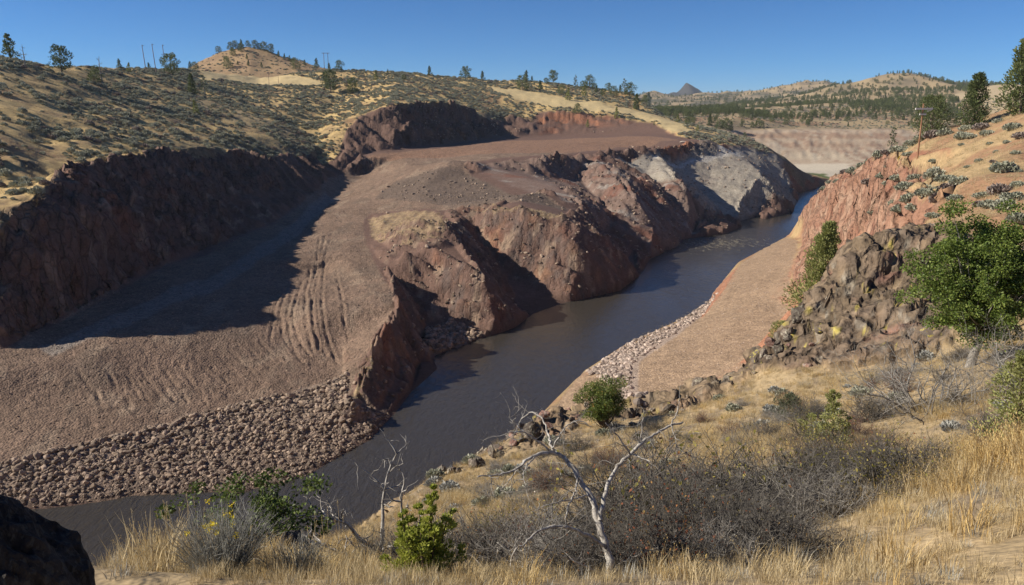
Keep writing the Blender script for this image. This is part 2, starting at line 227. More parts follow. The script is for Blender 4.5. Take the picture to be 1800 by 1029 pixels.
HILL_TREES = [(-223.65,357.56,11.69,'pine'), (-213.78,350.61,9.49,'snag'), (-210.85,373.59,12.26,'open'), (-204.33,388.13,7.77,'bush'), (-208.26,404.51,12.73,'snag'), (-237.42,483.74,5.86,'cone'), (-230.85,479.64,5.81,'young'), (-240.21,528.57,4.14,'cone'), (-224.65,527.85,14.32,'open'), (-345.74,857.56,8.55,'cone'), (-336.54,848.21,7.85,'bush'), (-192.61,477.62,11.65,'tall'), (-191.57,494.4,12.06,'thin'), (-158.9,397.94,7.18,'young'), (-325.71,892.14,6.96,'bush'), (-314.64,897.55,8.26,'bush'), (-308.74,899.18,8.28,'bush'), (-302.78,900.66,8.92,'cone'), (-296.34,904.5,6.4,'bush'), (-287.48,898.37,8.9,'bush'), (-282.93,899.95,6.37,'bush'), (-275.9,895.28,9.51,'bush'), (-268.26,892.49,9.49,'bush'), (-258.07,887.02,6.29,'cone'), (-250.6,882.3,5.64,'cone'), (-244.34,879.63,5.62,'cone'), (-303.3,872.43,8.05,'bush'), (-293.11,828.36,11.21,'bush'), (-297.58,882.16,8.75,'bush'), (-222.13,824.83,11.17,'bush'), (-226.22,873.63,5.59,'cone'), (-212.17,866.29,10.49,'cone'), (-198.08,865.99,8.02,'cone'), (-153.96,710.73,8.61,'bush'), (-282.73,854.29,5.46,'cone'), (-260.44,831.65,5.33,'cone'), (-286.6,835.86,4.16,'cone'), (-272.56,827.27,5.89,'cone'), (-138.62,611.42,16.67,'open'), (-122.04,607.5,11.33,'bush'), (-75.56,730.3,8.34,'cone'), (-43.23,737.83,12.12,'open'), (-28.05,755.1,8.63,'cone'), (-89.99,662.85,4.26,'bush'), (-113.38,663.96,7.59,'young'), (-109.04,701.36,3.5,'cone'), (9.85,723.57,12.44,'bush'), (13.77,770.28,9.91,'cone'), (19.25,769.24,5.5,'cone'), (39.65,769.89,11.56,'open'), (61.14,769.57,10.47,'thin'), (73.94,764.84,11.5,'bush'), (68.46,752.43,8.09,'bush'), (26.19,731.02,8.9,'cone'), (43.46,712.67,7.67,'bush'), (48.27,685.23,10.34,'young'), (63.17,703.74,9.6,'young'), (77.67,731.69,6.82,'cone'), (91.13,752.32,7.01,'bush'), (93.58,724.4,8.84,'bush'), (103.88,735.0,13.71,'thin'), (108.18,731.57,11.55,'bush'), (107.18,679.05,12.72,'tall'), (438.73,2539.88,43.87,'tall'), (118.53,713.14,7.18,'bush'), (51.44,636.23,7.81,'bush'), (83.52,628.33,8.62,'young'), (58.85,615.44,5.8,'young'), (203.1,979.58,9.2,'bush'), (134.36,636.11,6.44,'young'), (108.71,600.7,3.04,'young'), (135.78,612.8,5.32,'bush'), (227.03,903.7,12.43,'tall'), (234.46,891.07,10.33,'bush'), (242.55,889.5,12.9,'bush'), (248.2,888.64,10.31,'cone'), (135.61,575.34,5.01,'young'), (261.04,876.14,5.09,'bush'), (222.64,1187.36,10.28,'bush'), (206.6,1052.15,10.63,'bush'), (101.27,743.26,6.93,'cone'), (82.25,716.11,6.17,'bush'), (32.63,760.2,5.44,'bush'), (78.78,758.46,5.98,'bush')]
BIG_RIGHT_TREES = [(86.47,177.99,5.72,'thin'), (80.72,150.73,7.23,'bush'), (82.4,140.14,9.34,'tall'), (84.27,130.37,11.29,'tall'), (85.96,185.37,1.23,'bush')]
RIGHT_SAGE = [(54.32,85.87,2.9), (61.12,112.34,3.14), (67.94,129.7,2.86), (53.2,94.66,2.37), (67.5,130.73,3.28), (69.78,139.65,2.68), (51.15,95.88,2.83), (53.16,104.1,2.62), (48.61,88.24,2.35), (48.75,86.32,1.91), (49.78,86.09,2.16), (67.86,136.15,2.42), (48.02,92.33,2.47), (48.15,89.42,2.39), (47.46,85.47,2.16), (47.26,93.33,2.08), (47.43,89.97,2.14), (45.01,77.97,1.5), (45.78,74.77,1.66), (45.16,71.24,2.11), (42.76,65.62,1.94), (41.15,66.02,1.67), (40.51,63.08,1.87), (46.31,70.55,1.35), (85.98,185.92,3.57), (79.72,166.0,2.93), (71.39,145.54,2.79), (116.28,281.6,3.32), (111.98,264.59,3.51), (108.94,252.05,4.08), (105.27,238.93,4.21), (98.98,219.41,3.54), (94.89,205.61,3.61), (89.31,189.22,3.32), (86.31,178.88,3.14), (84.71,171.9,3.26), (81.49,161.91,2.83), (79.7,155.16,3.17), (79.88,152.06,3.1), (78.44,145.81,3.18), (78.93,142.98,2.7), (73.38,143.88,2.31), (80.83,139.39,2.63), (75.44,124.43,2.17), (78.1,130.51,2.65), (74.37,129.43,2.45), (74.74,127.72,2.04), (82.47,133.35,1.74), (76.0,119.21,2.42), (69.87,107.49,2.03), (71.36,123.98,1.08), (64.91,104.6,0.92), (59.77,99.51,1.02), (68.82,127.0,1.3), (57.62,93.17,0.89), (61.24,94.79,1.11), (68.59,108.37,1.1), (69.19,113.11,1.07), (58.09,98.95,0.87), (128.84,319.84,3.78), (126.58,311.75,4.14), (224.54,566.59,5.03), (75.37,159.76,2.14), (55.35,84.76,0.87), (42.33,69.59,1.14), (79.2,163.53,1.44), (96.52,216.26,2.23), (38.26,57.55,1.72), (41.12,74.63,1.44)]
POLES_LEFT = [(-233.39,509.22,16.7), (-231.95,520.39,18.56), (-234.41,541.52,18.54)]
POLES_SMALL = [(-166.19,544.21,17.6), (-189.92,647.49,12.04)]
POLE_H = [(-202.01,869.91,18.59), (-198.28,875.21,18.71)]
POLE_RIGHT = [(69.17,132.75,9.41)]
GUY_MARKS = [(87.9,182.53,1.33), (76.78,154.57,1.92)]
SLAB = [(107.44,492.23,5.37)]
FAR_HOUSE = [(750.51,1943.74,9.77)]
NEAR_SPOTS = [(19.88,31.66,'oak'), (5.55,43.53,'oakbush'), (10.7,23.84,'junmid'), (13.23,34.18,'brownbush'), (5.82,8.15,'junright'), (-0.79,5.92,'sapling'), (-2.84,8.25,'tiny'), (-2.58,8.05,'tiny'), (0.84,5.89,'dead'), (-2.34,13.34,'deadshrub'), (5.18,22.83,'bramble'), (14.96,23.86,'greyshrub'), (9.67,18.8,'upright'), (-2.75,5.86,'rabbit'), (-3.25,5.84,'grassl'), (-2.49,5.94,'darkrock')]
DEAD_TREE = [(0.062,0.03,[(1.025,7.024,54.989), (1.013,7.067,55.168), (1.038,7.173,55.393), (0.96,7.269,55.58), (0.911,7.417,55.768), (0.842,7.56,55.937), (0.722,7.697,56.076), (0.645,7.776,56.192), (0.541,7.843,56.256)]),
    (0.03,0.008,[(0.541,7.843,56.256), (0.432,7.808,56.326), (0.258,7.662,56.362), (0.152,7.556,56.346), (0.024,7.436,56.274), (-0.154,7.334,56.28), (-0.351,7.24,56.315)]),
    (0.034,0.014,[(0.936,7.36,55.746), (0.954,7.431,55.827), (1.014,7.612,55.937), (1.077,7.782,56.005), (1.172,7.91,56.106), (1.34,8.03,56.18), (1.486,8.156,56.276), (1.7,8.368,56.301), (1.881,8.481,56.345), (2.044,8.582,56.338)]),
    (0.018,0.006,[(0.504,7.846,56.268), (0.44,7.954,56.292), (0.424,8.176,56.358), (0.38,8.397,56.424), (0.303,8.514,56.483), (0.204,8.613,56.464), (0.11,8.684,56.332), (0.034,8.645,56.171)]),
    (0.015,0.005,[(0.472,7.85,56.286), (0.448,7.775,56.402), (0.529,7.717,56.589), (0.652,7.746,56.708), (0.756,7.748,56.72), (0.861,7.733,56.655)]),
    (0.018,0.004,[(0.441,7.853,56.298), (0.32,7.687,56.463), (0.213,7.614,56.589), (0.126,7.535,56.688), (-0.012,7.439,56.718), (-0.193,7.335,56.713)]),
    (0.017,0.006,[(1.34,8.03,56.18), (1.274,7.957,56.304), (1.203,7.882,56.421), (1.101,7.819,56.584), (1.02,7.836,56.657)]),
    (0.013,0.004,[(1.366,8.032,56.186), (1.433,7.933,56.205), (1.499,7.832,56.213), (1.612,7.715,56.154)]),
    (0.028,0.01,[(0.954,7.207,55.538), (0.702,7.107,55.763), (0.514,7.032,55.878), (0.297,6.935,55.904), (0.214,6.83,55.891), (0.1,6.718,55.853), (0.005,6.615,55.855), (-0.011,6.581,55.711)]),
    (0.016,0.005,[(0.722,7.697,56.076), (0.652,7.29,56.096), (0.566,7.075,56.058), (0.53,6.954,55.981), (0.542,6.921,55.843)]),
    (0.014,0.004,[(0.842,7.56,55.937), (0.585,7.185,56.087), (0.371,6.993,56.142), (0.197,6.883,56.116)]),
    (0.014,0.004,[(0.258,7.662,56.362), (0.15,7.448,56.327), (0.107,7.331,56.268), (0.146,7.21,56.19)]),
    (0.012,0.003,[(0.152,7.556,56.346), (0.074,7.629,56.224), (-0.019,7.692,56.058), (-0.126,7.754,55.888)]),
    (0.011,0.003,[(1.486,8.156,56.276), (1.486,8.198,56.453), (1.506,8.244,56.643)]),
    (0.011,0.003,[(1.881,8.481,56.345), (1.955,8.517,56.496), (2.01,8.651,56.623)]),
    (0.01,0.003,[(1.881,8.481,56.345), (1.92,8.354,56.243), (1.933,8.307,56.048)]),
    (0.012,0.003,[(0.126,7.535,56.688), (0.03,7.553,56.764), (-0.03,7.567,56.823)]),
    (0.016,0.005,[(1.02,7.152,55.306), (1.23,7.395,55.25), (1.493,7.509,55.295), (1.713,7.613,55.3), (2.039,7.73,55.357)]),
    (0.02,0.006,[(0.984,7.087,55.248), (0.77,6.841,55.51), (0.583,6.683,55.707), (0.46,6.517,55.875)])]
# ---------------------------------------------------------------- noise (plain gradient noise in numpy)
def _hash(ix, iy, seed):
    h = (ix * 374761393 + iy * 668265263 + seed * 362437 + 1013904223) & 0xFFFFFFFF
    h = ((h ^ (h >> 13)) * 1274126177) & 0xFFFFFFFF
    return (h ^ (h >> 16)) & 0xFFFFFFFF

def gnoise(x, y, seed=0):
    x = np.asarray(x, dtype=np.float64); y = np.asarray(y, dtype=np.float64)
    x0 = np.floor(x); y0 = np.floor(y)
    fx = (x - x0).astype(np.float32); fy = (y - y0).astype(np.float32)
    ix = x0.astype(np.int64); iy = y0.astype(np.int64)
    u = fx * fx * fx * (fx * (fx * 6 - 15) + 10)
    v = fy * fy * fy * (fy * (fy * 6 - 15) + 10)
    def g(dx, dy):
        a = _hash(ix + dx, iy + dy, seed).astype(np.float32) * np.float32(2 * math.pi / 4294967296.0)
        return np.cos(a) * (fx - dx) + np.sin(a) * (fy - dy)
    n0 = g(0, 0); n0 = n0 + (g(1, 0) - n0) * u
    n1 = g(0, 1); n1 = n1 + (g(1, 1) - n1) * u
    return 1.45 * (n0 + (n1 - n0) * v)

def fbm(x, y, octaves=4, seed=0, gain=0.5, lac=2.03):
    s = 0; a = 1.0
    for k in range(octaves):
        s = s + a * gnoise(x, y, seed + 17 * k)
        x = x * lac + 13.7; y = y * lac - 7.3; a *= gain
    return s

def ridged(x, y, octaves=4, seed=0, gain=0.5):
    s = 0; a = 1.0
    for k in range(octaves):
        s = s + a * (1 - 2 * np.abs(gnoise(x, y, seed + 31 * k)))
        x = x * 2.07 + 5.1; y = y * 2.07 + 9.2; a *= gain
    return s

def cells(P, size, seed):
    """broken rock: the offset of the block each point belongs to, every block tilted its own way, and the nearness of a joint"""
    q = P / np.asarray(size); base = np.floor(q).astype(np.int64); n = len(q)
    best = np.full(n, 9e9); second = np.full(n, 9e9); off = np.zeros(n)
    for dx in (-1, 0, 1):
        for dy in (-1, 0, 1):
            for dz in (-1, 0, 1):
                c = base + np.array([dx, dy, dz]); h = _hash(c[:, 0] + 7919 * c[:, 2], c[:, 1] - 104729 * c[:, 2], seed)
                j = np.stack([(h & 1023), (h >> 10) & 1023, (h >> 20) & 1023], 1) / 1023.0
                d = q - c - j; dd = (d * d).sum(1)
                h2 = _hash(c[:, 0] + 31 * c[:, 2], c[:, 1] + 57 * c[:, 2], seed + 5)
                g = np.stack([(h2 & 255), (h2 >> 8) & 255, (h2 >> 16) & 255], 1) / 127.5 - 1
                o = ((h2 >> 24) & 255) / 127.5 - 1 + 0.9 * (d * g).sum(1)
                k = dd < best
                second = np.where(k, best, np.minimum(second, dd)); off = np.where(k, o, off); best = np.where(k, dd, best)
    return off, np.sqrt(second) - np.sqrt(best)

def sstep(a, b, x):
    t = np.clip((x - a) / (b - a), 0, 1)
    return t * t * (3 - 2 * t)

def lerp3(a, b, w):
    return a * (1 - w[..., None]) + np.asarray(b, dtype=np.float32) * w[..., None]

# ---------------------------------------------------------------- the ground: surveyed points, triangulated, on a fan-shaped grid
def make_grid():
    rs = [1.2]
    while rs[-1] < 11500:
        r = rs[-1]
        k = 0.018 if r < 30 else 0.0075 if r < 105 else 0.0039 if r < 560 else 0.007 if r < 1100 else 0.013
        rs.append(r * (1 + k))
    fine = np.radians(np.linspace(-35.5, 35.5, 681))
    step = fine[1] - fine[0]
    ext = []; a = 0; s = step
    while a < math.radians(50):
        s = min(s * 1.06, math.radians(1.5)); a += s; ext.append(a)
    ext = np.array(ext)
    az = np.concatenate([fine[0] - ext[::-1], fine, fine[-1] + ext])
    return np.array(rs), az

GR, GA = make_grid()

def tin_heights(X, Y):
    verts = []; edges = []
    for line in CONTROL_LINES:
        k0 = len(verts)
        verts += [tuple(p) for p in line]
        edges += [(k0 + i, k0 + i + 1) for i in range(len(line) - 1)]
    co, ed, fa, ov, oe, of = delaunay_2d_cdt([Vector((p[0], p[1])) for p in verts], edges, [], 0, 1e-3)
    zin = [p[2] for p in verts]
    elen = None
    zz = []
    xy = np.array([(p.x, p.y) for p in co])
    for i, src in enumerate(ov):
        if src:
            zz.append(zin[src[0]])
        else:
            zz.append(None)
    for i, z in enumerate(zz):                 # crossing points of two lines: height of the nearest part of an input edge
        if z is None:
            best = None; p = xy[i]
            for (a, b) in edges:
                A = np.array(verts[a][:2]); B = np.array(verts[b][:2]); d = B - A; L = d @ d
                if L == 0: continue
                t = min(1, max(0, (p - A) @ d / L)); q = A + t * d; e = (q - p) @ (q - p)
                if best is None or e < best[0]:
                    best = (e, verts[a][2] * (1 - t) + verts[b][2] * t)
            zz[i] = best[1]
    zz = np.array(zz)
    H = np.full(X.shape, np.nan)
    xf = X.ravel(); yf = Y.ravel(); hf = H.ravel()
    order = np.argsort(yf, kind='stable'); ys = yf[order]; xs = xf[order]
    for f in fa:
        a, b, c = [xy[i] for i in f]; za, zb, zc = [zz[i] for i in f]
        y0 = min(a[1], b[1], c[1]); y1 = max(a[1], b[1], c[1])
        i0 = np.searchsorted(ys, y0); i1 = np.searchsorted(ys, y1, side='right')
        if i1 <= i0: continue
        x0 = min(a[0], b[0], c[0]); x1 = max(a[0], b[0], c[0])
        sx = xs[i0:i1]; m = np.nonzero((sx >= x0) & (sx <= x1))[0]
        if not len(m): continue
        px = sx[m]; py = ys[i0:i1][m]
        d = (b[1] - c[1]) * (a[0] - c[0]) + (c[0] - b[0]) * (a[1] - c[1])
        if abs(d) < 1e-9: continue
        l0 = ((b[1] - c[1]) * (px - c[0]) + (c[0] - b[0]) * (py - c[1])) / d
        l1 = ((c[1] - a[1]) * (px - c[0]) + (a[0] - c[0]) * (py - c[1])) / d
        l2 = 1 - l0 - l1
        k = (l0 >= -1e-6) & (l1 >= -1e-6) & (l2 >= -1e-6)
        hf[order[i0 + m[k]]] = l0[k] * za + l1[k] * zb + l2[k] * zc
    H = hf.reshape(X.shape)
    H[np.isnan(H)] = 60.0
    return H

def smooth(H, n, w=0.5):
    for _ in range(n):
        P = np.pad(H, 1, mode='edge')
        H = H * (1 - w) + w * 0.25 * (P[:-2, 1:-1] + P[2:, 1:-1] + P[1:-1, :-2] + P[1:-1, 2:])
    return H

def in_poly(X, Y, poly):
    inside = np.zeros(X.shape, dtype=bool)
    x0, y0, x1, y1 = min(p[0] for p in poly), min(p[1] for p in poly), max(p[0] for p in poly), max(p[1] for p in poly)
    bb = (X >= x0) & (X <= x1) & (Y >= y0) & (Y <= y1)
    if not bb.any(): return inside
    x = X[bb]; y = Y[bb]; r = np.zeros(x.shape, dtype=bool)
    n = len(poly); j = n - 1
    for i in range(n):
        xi, yi = poly[i][:2]; xj, yj = poly[j][:2]
        if yi != yj:
            c = ((yi > y) != (yj > y)) & (x < (xj - xi) * (y - yi) / (yj - yi) + xi)
            r ^= c
        j = i
    inside[bb] = r
    return inside

def dist_line(X, Y, line):
    """distance to a polyline and the place along it, evaluated near the line only"""
    D = np.full(X.shape, 1e9); S = np.zeros(X.shape); s0 = 0.0
    for (a, b) in zip(line[:-1], line[1:]):
        dx = b[0] - a[0]; dy = b[1] - a[1]; L = math.hypot(dx, dy)
        if L < 1e-6: continue
        t = np.clip(((X - a[0]) * dx + (Y - a[1]) * dy) / (L * L), 0, 1)
        d = np.hypot(X - a[0] - t * dx, Y - a[1] - t * dy)
        k = d < D
        D = np.where(k, d, D); S = np.where(k, s0 + t * L, S); s0 += L
    return D, S

AZ2, R2 = np.meshgrid(GA, GR)
GX = R2 * np.sin(AZ2); GY = R2 * np.cos(AZ2)
GH = tin_heights(GX, GY)
wx = GX + 2.5 * gnoise(GX / 14, GY / 14, 900) + 0.9 * gnoise(GX / 4, GY / 4, 901)
_far = np.clip((R2 - 1000) / 400, 0, 1)
GH = smooth(GH, 4) * (1 - _far) + GH * _far

def slope_of(H):
    dr = np.gradient(H, axis=0) / np.gradient(R2, axis=0)
    da = np.gradient(H, axis=1) / (R2 * np.gradient(AZ2, axis=1))
    return np.sqrt(dr * dr + da * da), dr, da

def height_at(x, y, H=None):
    H = GH if H is None else H
    x = np.asarray(x, dtype=float); y = np.asarray(y, dtype=float)
    r = np.clip(np.hypot(x, y), GR[0], GR[-1]); a = np.clip(np.arctan2(x, y), GA[0], GA[-1])
    fi = np.interp(r, GR, np.arange(len(GR))); fj = np.interp(a, GA, np.arange(len(GA)))
    i = np.minimum(fi.astype(int), len(GR) - 2); j = np.minimum(fj.astype(int), len(GA) - 2)
    u = fi - i; v = fj - j
    return (H[i, j] * (1 - u) * (1 - v) + H[i + 1, j] * u * (1 - v) + H[i, j + 1] * (1 - u) * v + H[i + 1, j + 1] * u * v)
# ---------------------------------------------------------------- what covers the ground where (masks on the plan)
JX = GX + np.clip(R2 * 0.012, 0.15, 6) * fbm(GX / np.clip(R2 * 0.05, 1, 25), GY / np.clip(R2 * 0.05, 1, 25), 3, 40)
JY = GY + np.clip(R2 * 0.012, 0.15, 6) * fbm(GX / np.clip(R2 * 0.05, 1, 25), GY / np.clip(R2 * 0.05, 1, 25), 3, 60)
def zone(name, soft=1):
    return smooth(in_poly(JX, JY, ZONE[name]).astype(np.float32), soft)
RIVER_MID = CONTROL_LINES[1]
mx = np.array([p[0] for p in RIVER_MID]); my = np.array([p[1] for p in RIVER_MID])
mid_x = np.interp(GY, my[2:], mx[2:])
LEFT = (GX < mid_x) & (GY > 92) & (GY < 660) | ((GX < -35) & (GY > 88) & (GY < 660)) | ((GY >= 655) & (GX < np.interp(GY, [655, 690, 760, 830, 900], [150, 135, 118, 90, 60])) & (GY <= 1100))
FAR = (GY >= 655) & (GX > np.interp(GY, [655, 690, 760, 830, 900], [150, 135, 118, 90, 60])) | (GY > 1100)
RIGHT = ~LEFT & ~FAR
NEAR = RIGHT & (R2 < 66) & (GH > 25)
slope0, _, _ = slope_of(smooth(GH, 6))
_soft = sstep(0.62, 0.4, slope0) * ((R2 > 100) & (R2 < 640)) * (GH > 2.0)      # made ground has rounded, not sharp, changes of slope
GH = GH * (1 - _soft) + smooth(GH, 22) * _soft
zGravel = zone('gravel', 2); zBould = zone('boulders', 2); zGrey = zone('grey', 3); zPurple = zone('purple', 3)
zKnob = np.maximum(np.maximum(zone('knobgrass', 8), zone('ridgegrass', 8)), zone('fingrass', 4))
zKnob = sstep(0.3, 0.75, zKnob + 0.45 * gnoise(GX / 2.2, GY / 2.2, 118))
zRed = zone('redbluff', 2); zRG = zone('rgravel', 2); zRB = zone('rbould', 2); zRedSoil = zone('redsoil', 2)
zField = np.maximum(zone('field', 2), zone('field2', 3)); zTalus = zone('talus', 2)
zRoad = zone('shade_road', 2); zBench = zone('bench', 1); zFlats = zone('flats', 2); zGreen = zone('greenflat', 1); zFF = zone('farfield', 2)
zSwale = zone('swale', 2); zFill = zone('fillslope', 4)
# the ground left of the river that has been dug or eroded down from the old hillside
ltop = CONTROL_LINES[LINE_NO['ltop']]; qtop = CONTROL_LINES[LINE_NO['qtop']]; ridge_r = CONTROL_LINES[LINE_NO['ridge_r']]
upper_edge = [(-400, 120)] + [p[:2] for p in ltop] + [p[:2] for p in qtop] + [(125, 520), (160, 552), (182, 562), (205, 560), (222, 585)]
dug_poly = upper_edge + [(260, 640), (137, 380), (40, 230), (-22, 125), (-60, 95), (-400, 85)]
zDug = smooth(in_poly(JX, JY, dug_poly).astype(np.float32), 1) * LEFT
steep = sstep(0.55, 1.0, slope0)

# ---------------------------------------------------------------- relief
LL = LEFT.astype(np.float32); RRt = RIGHT.astype(np.float32); NN = NEAR.astype(np.float32); FFr = FAR.astype(np.float32)
hill = LL * (1 - zDug)
GH = GH + hill * (0.9 * fbm(GX / 26, GY / 26, 4, 1) + 0.9 * sstep(0.1, 0.9, ridged(GX / 40, GY / 22, 3, 3)))
# small rock ledges on the hillside: steps that follow the contour
ledge = sstep(0.25, 0.6, gnoise(GX / 45, GY / 45, 8)) * hill * (R2 < 560)
GH = GH + ledge * 1.3 * (np.abs(((GH * 0.16 + 0.6 * gnoise(GX / 30, GY / 30, 9)) % 1.0) - 0.5) * 2 - 0.5)
sR = GX * 0.49 + GY * 0.87; nR = -GX * 0.87 + GY * 0.49        # along and across the river
bank = zDug * (1 - zGravel) * sstep(0.2, 0.45, slope0)
bank = np.where(GH < 0.3, 0, bank) * (1 - 0.62 * zGrey)
gul = ridged(sR / 13 + 0.35 * gnoise(GX / 15, GY / 15, 21), nR / 46, 3, 22)
gul2 = ridged(sR / 3.6 + 0.35 * gnoise(GX / 8, GY / 8, 23), nR / 22, 3, 24)
far_w = sstep(300, 430, GY)
GH = GH + bank * ((2.0 + 0.9 * far_w) * (gul - 0.7) + 1.15 * (gul2 - 0.7) + 0.5 * ridged(sR / 2.0, nR / 8, 2, 25))
lcliff = zDug * steep * (GX < -55)
cliffq = zDug * steep * (GY > 395) * (1 - lcliff)
rock_noise = ridged(GX / 7, GY / 9, 4, 30, 0.55)
GH = GH + (lcliff * 1.0 + cliffq * 1.0) * (rock_noise - 0.6)
GH = GH + zGravel * (1 - steep) * (0.22 * fbm(GX / 9, GY / 9, 3, 33) + 0.10 * gnoise(GX / 1.6, GY / 1.6, 36) + 0.07 * gnoise(GX / 0.8, GY / 0.8, 37))
ripple = gnoise((GX * 0.8 + GY * 0.6) / 1.5, (-GX * 0.6 + GY * 0.8) / 16, 38)
GH = GH + zGravel * (1 - zRoad) * (1 - zBould) * 0.02 * ripple * (GY < 300)
farrip = gnoise((GX * 0.35 + GY * 0.94) / 1.8, (GX * 0.94 - GY * 0.35) / 22, 39)
GH = GH + zGravel * (GY > 290) * (GX < -5) * 0.10 * farrip
GH = GH + (zBould + zTalus) * 0.3 * ridged(GX / 2.3, GY / 2.3, 2, 41)
for ti, tr in enumerate(TRACKS):
    x0 = min(p[0] for p in tr) - 3; x1 = max(p[0] for p in tr) + 3; y0 = min(p[1] for p in tr) - 3; y1 = max(p[1] for p in tr) + 3
    m = (GX > x0) & (GX < x1) & (GY > y0) & (GY < y1)
    if not m.any(): continue
    X = GX[m]; Y = GY[m]
    d, s = dist_line(X + 0.25 * gnoise(X / 9, Y / 9, 50), Y, tr)
    wob = np.clip(0.6 + 1.1 * gnoise(s / 4, s * 0 + tr[0][0], 51), 0, 1.5)
    GH[m] += (0.5 if 8 <= ti <= 24 else 0.85) * wob * (-0.34 * np.exp(-(d / 0.36) ** 2) + 0.22 * np.exp(-((d - 0.66) / 0.28) ** 2))
GH = GH + zKnob * (0.5 * fbm(GX / 5, GY / 5, 3, 116) + 0.15 * gnoise(GX / 1.2, GY / 1.2, 117))
# right side
bl = np.clip(zRed + RRt * (R2 > 92) * (GH < 50) * (GH > 9) * (GY < 370), 0, 1) * sstep(0.4, 0.8, slope0) * (1 - zRG)
GH = GH + bl * (1.3 * (ridged(GX / 6, GY / 9, 4, 70, 0.55) - 0.6))
GH = GH + zRG * (0.12 * fbm(GX / 6, GY / 6, 4, 72))
rh = RRt * (1 - NN) * (1 - zRed) * (1 - zRG) * (GH > 2)
GH = GH + rh * (0.5 * fbm(GX / 12, GY / 12, 4, 74))
zOut = np.zeros_like(GH)                                     # the rock outcrop and its broken rim
rim = CONTROL_LINES[LINE_NO['rock']]
m = (R2 < 75) & RIGHT
d, s = dist_line(GX[m], GY[m], [p[:2] for p in rim])
zr = np.zeros_like(GH); zr[m] = sstep(5.0, 1.0, d + 1.5 * gnoise(GX[m] / 4, GY[m] / 4, 77)) * sstep(8, 16, np.interp(GX[m], [-8, -5, 30], [16, 10, 30]))
outcrop = [(14, 56), (17, 49), (22, 43), (30, 41), (34, 50), (33, 62), (26, 66), (18, 64)]
zo = smooth(in_poly(JX, JY, outcrop).astype(np.float32), 3) * (R2 < 80)
zRockN = np.clip(np.maximum(zr * 0.9, zo), 0, 1) * RRt * sstep(11, 22, R2)
GH = GH + zRockN * (0.5 * (ridged(GX / 5.5, GY / 5.5, 3, 78, 0.5) - 0.6)) * sstep(10, 30, R2)
GH = GH + NN * (1 - zRockN) * (0.18 * fbm(GX / 3, GY / 3, 3, 80) * sstep(3, 12, R2))
# far country
GH = GH + FFr * (GH > 36) * np.clip((R2 - 850) / 6000, 0.0, 0.5) * 30 * fbm(GX / 160, GY / 160, 4, 90)
zRes = FFr * sstep(37, 33, GH + 1.2 * gnoise(GX / 30, GY / 30, 91)) * (R2 < 1100)
GH = GH + zRes * sstep(4, 12, GH) * (1.3 * ridged(GX / 16 + 0.4 * gnoise(GX / 20, GY / 20, 93), GY / 60, 3, 92) + 0.8 * (np.abs(((GH * 0.3) % 1) - .5)))
# keep river bed under water, banks above it
SL, DR, DA = slope_of(smooth(GH, 1))

# ---------------------------------------------------------------- colours of the ground itself
def mix(c, col, w): return lerp3(c, col, np.clip(w, 0, 1))
n1 = fbm(GX / 18, GY / 18, 4, 101); n2 = fbm(GX / 3.5, GY / 3.5, 3, 102); n3 = gnoise(GX / 0.9, GY / 0.9, 103)
TAN = (0.40, 0.285, 0.135); SOIL = (0.215, 0.135, 0.082); GRAV = (0.198, 0.134, 0.096)
c = np.zeros(GH.shape + (3,), dtype=np.float32) + np.array((0.53, 0.38, 0.17), dtype=np.float32)
c = mix(c, SOIL, 0.6 * sstep(0.0, 0.7, n1 + 0.5 * n2))
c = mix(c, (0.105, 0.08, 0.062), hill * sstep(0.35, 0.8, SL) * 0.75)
c = mix(c, (0.24, 0.12, 0.075), hill * 0.5 * sstep(0.2, 0.8, fbm(GX / 30, GY / 30, 3, 105)))
c = mix(c, (0.15, 0.105, 0.075), hill * 0.45 * sstep(0.35, 0.8, fbm(GX / 2.6, GY / 2.6, 3, 119) + 0.3 * n1))
c = mix(c, (0.29, 0.19, 0.11), hill * (R2 > 760) * (GX < -150) * 0.8)
c = mix(c, (0.54, 0.42, 0.22), zField)
c = mix(c, (0.30, 0.24, 0.15), zSwale * 0.6)
# dug ground
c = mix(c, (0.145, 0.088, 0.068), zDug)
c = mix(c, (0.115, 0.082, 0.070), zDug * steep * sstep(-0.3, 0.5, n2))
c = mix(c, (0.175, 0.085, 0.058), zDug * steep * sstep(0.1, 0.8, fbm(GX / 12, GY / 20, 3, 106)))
c = mix(c, (0.225, 0.125, 0.08), zDug * (GX > -60) * steep * sstep(0.15, 0.7, fbm(GX / 9, GY / 9, 3, 107)))
c = mix(c, (0.29, 0.13, 0.075), zDug * (GY > 470) * (GX > 20) * sstep(0.3, 0.7, SL))
c = mix(c, (0.29, 0.21, 0.15), zDug * bank * sstep(0.25, 0.6, fbm(GX / 4, GY / 7, 3, 108)) * 0.7 * (GY < 300))
c = mix(c, (0.20, 0.145, 0.12), zPurple * (0.6 + 0.3 * n2))
c = mix(c, (0.30, 0.27, 0.24), zPurple * sstep(0.35, 0.7, fbm(sR / 5, nR / 25, 3, 109)) * 0.8)
c = mix(c, (0.17, 0.085, 0.062), zPurple * sstep(0.2, 0.6, fbm(sR / 9, nR / 30, 3, 110)))
c = mix(c, (0.33, 0.29, 0.235), zGrey)
c = mix(c, (0.22, 0.185, 0.16), zGrey * sstep(0.1, 0.6, fbm(sR / 6, GH / 3, 3, 111)) * 0.7)
c = mix(c, (0.36, 0.33, 0.28), zGrey * sstep(0.3, 0.8, gnoise(GH / 1.6, sR / 60, 112)) * 0.5)
c = mix(c, (0.13, 0.10, 0.085), zGrey * sstep(33.5, 36, GH) * 0.8)
c = mix(c, (0.50, 0.46, 0.40), zBench)
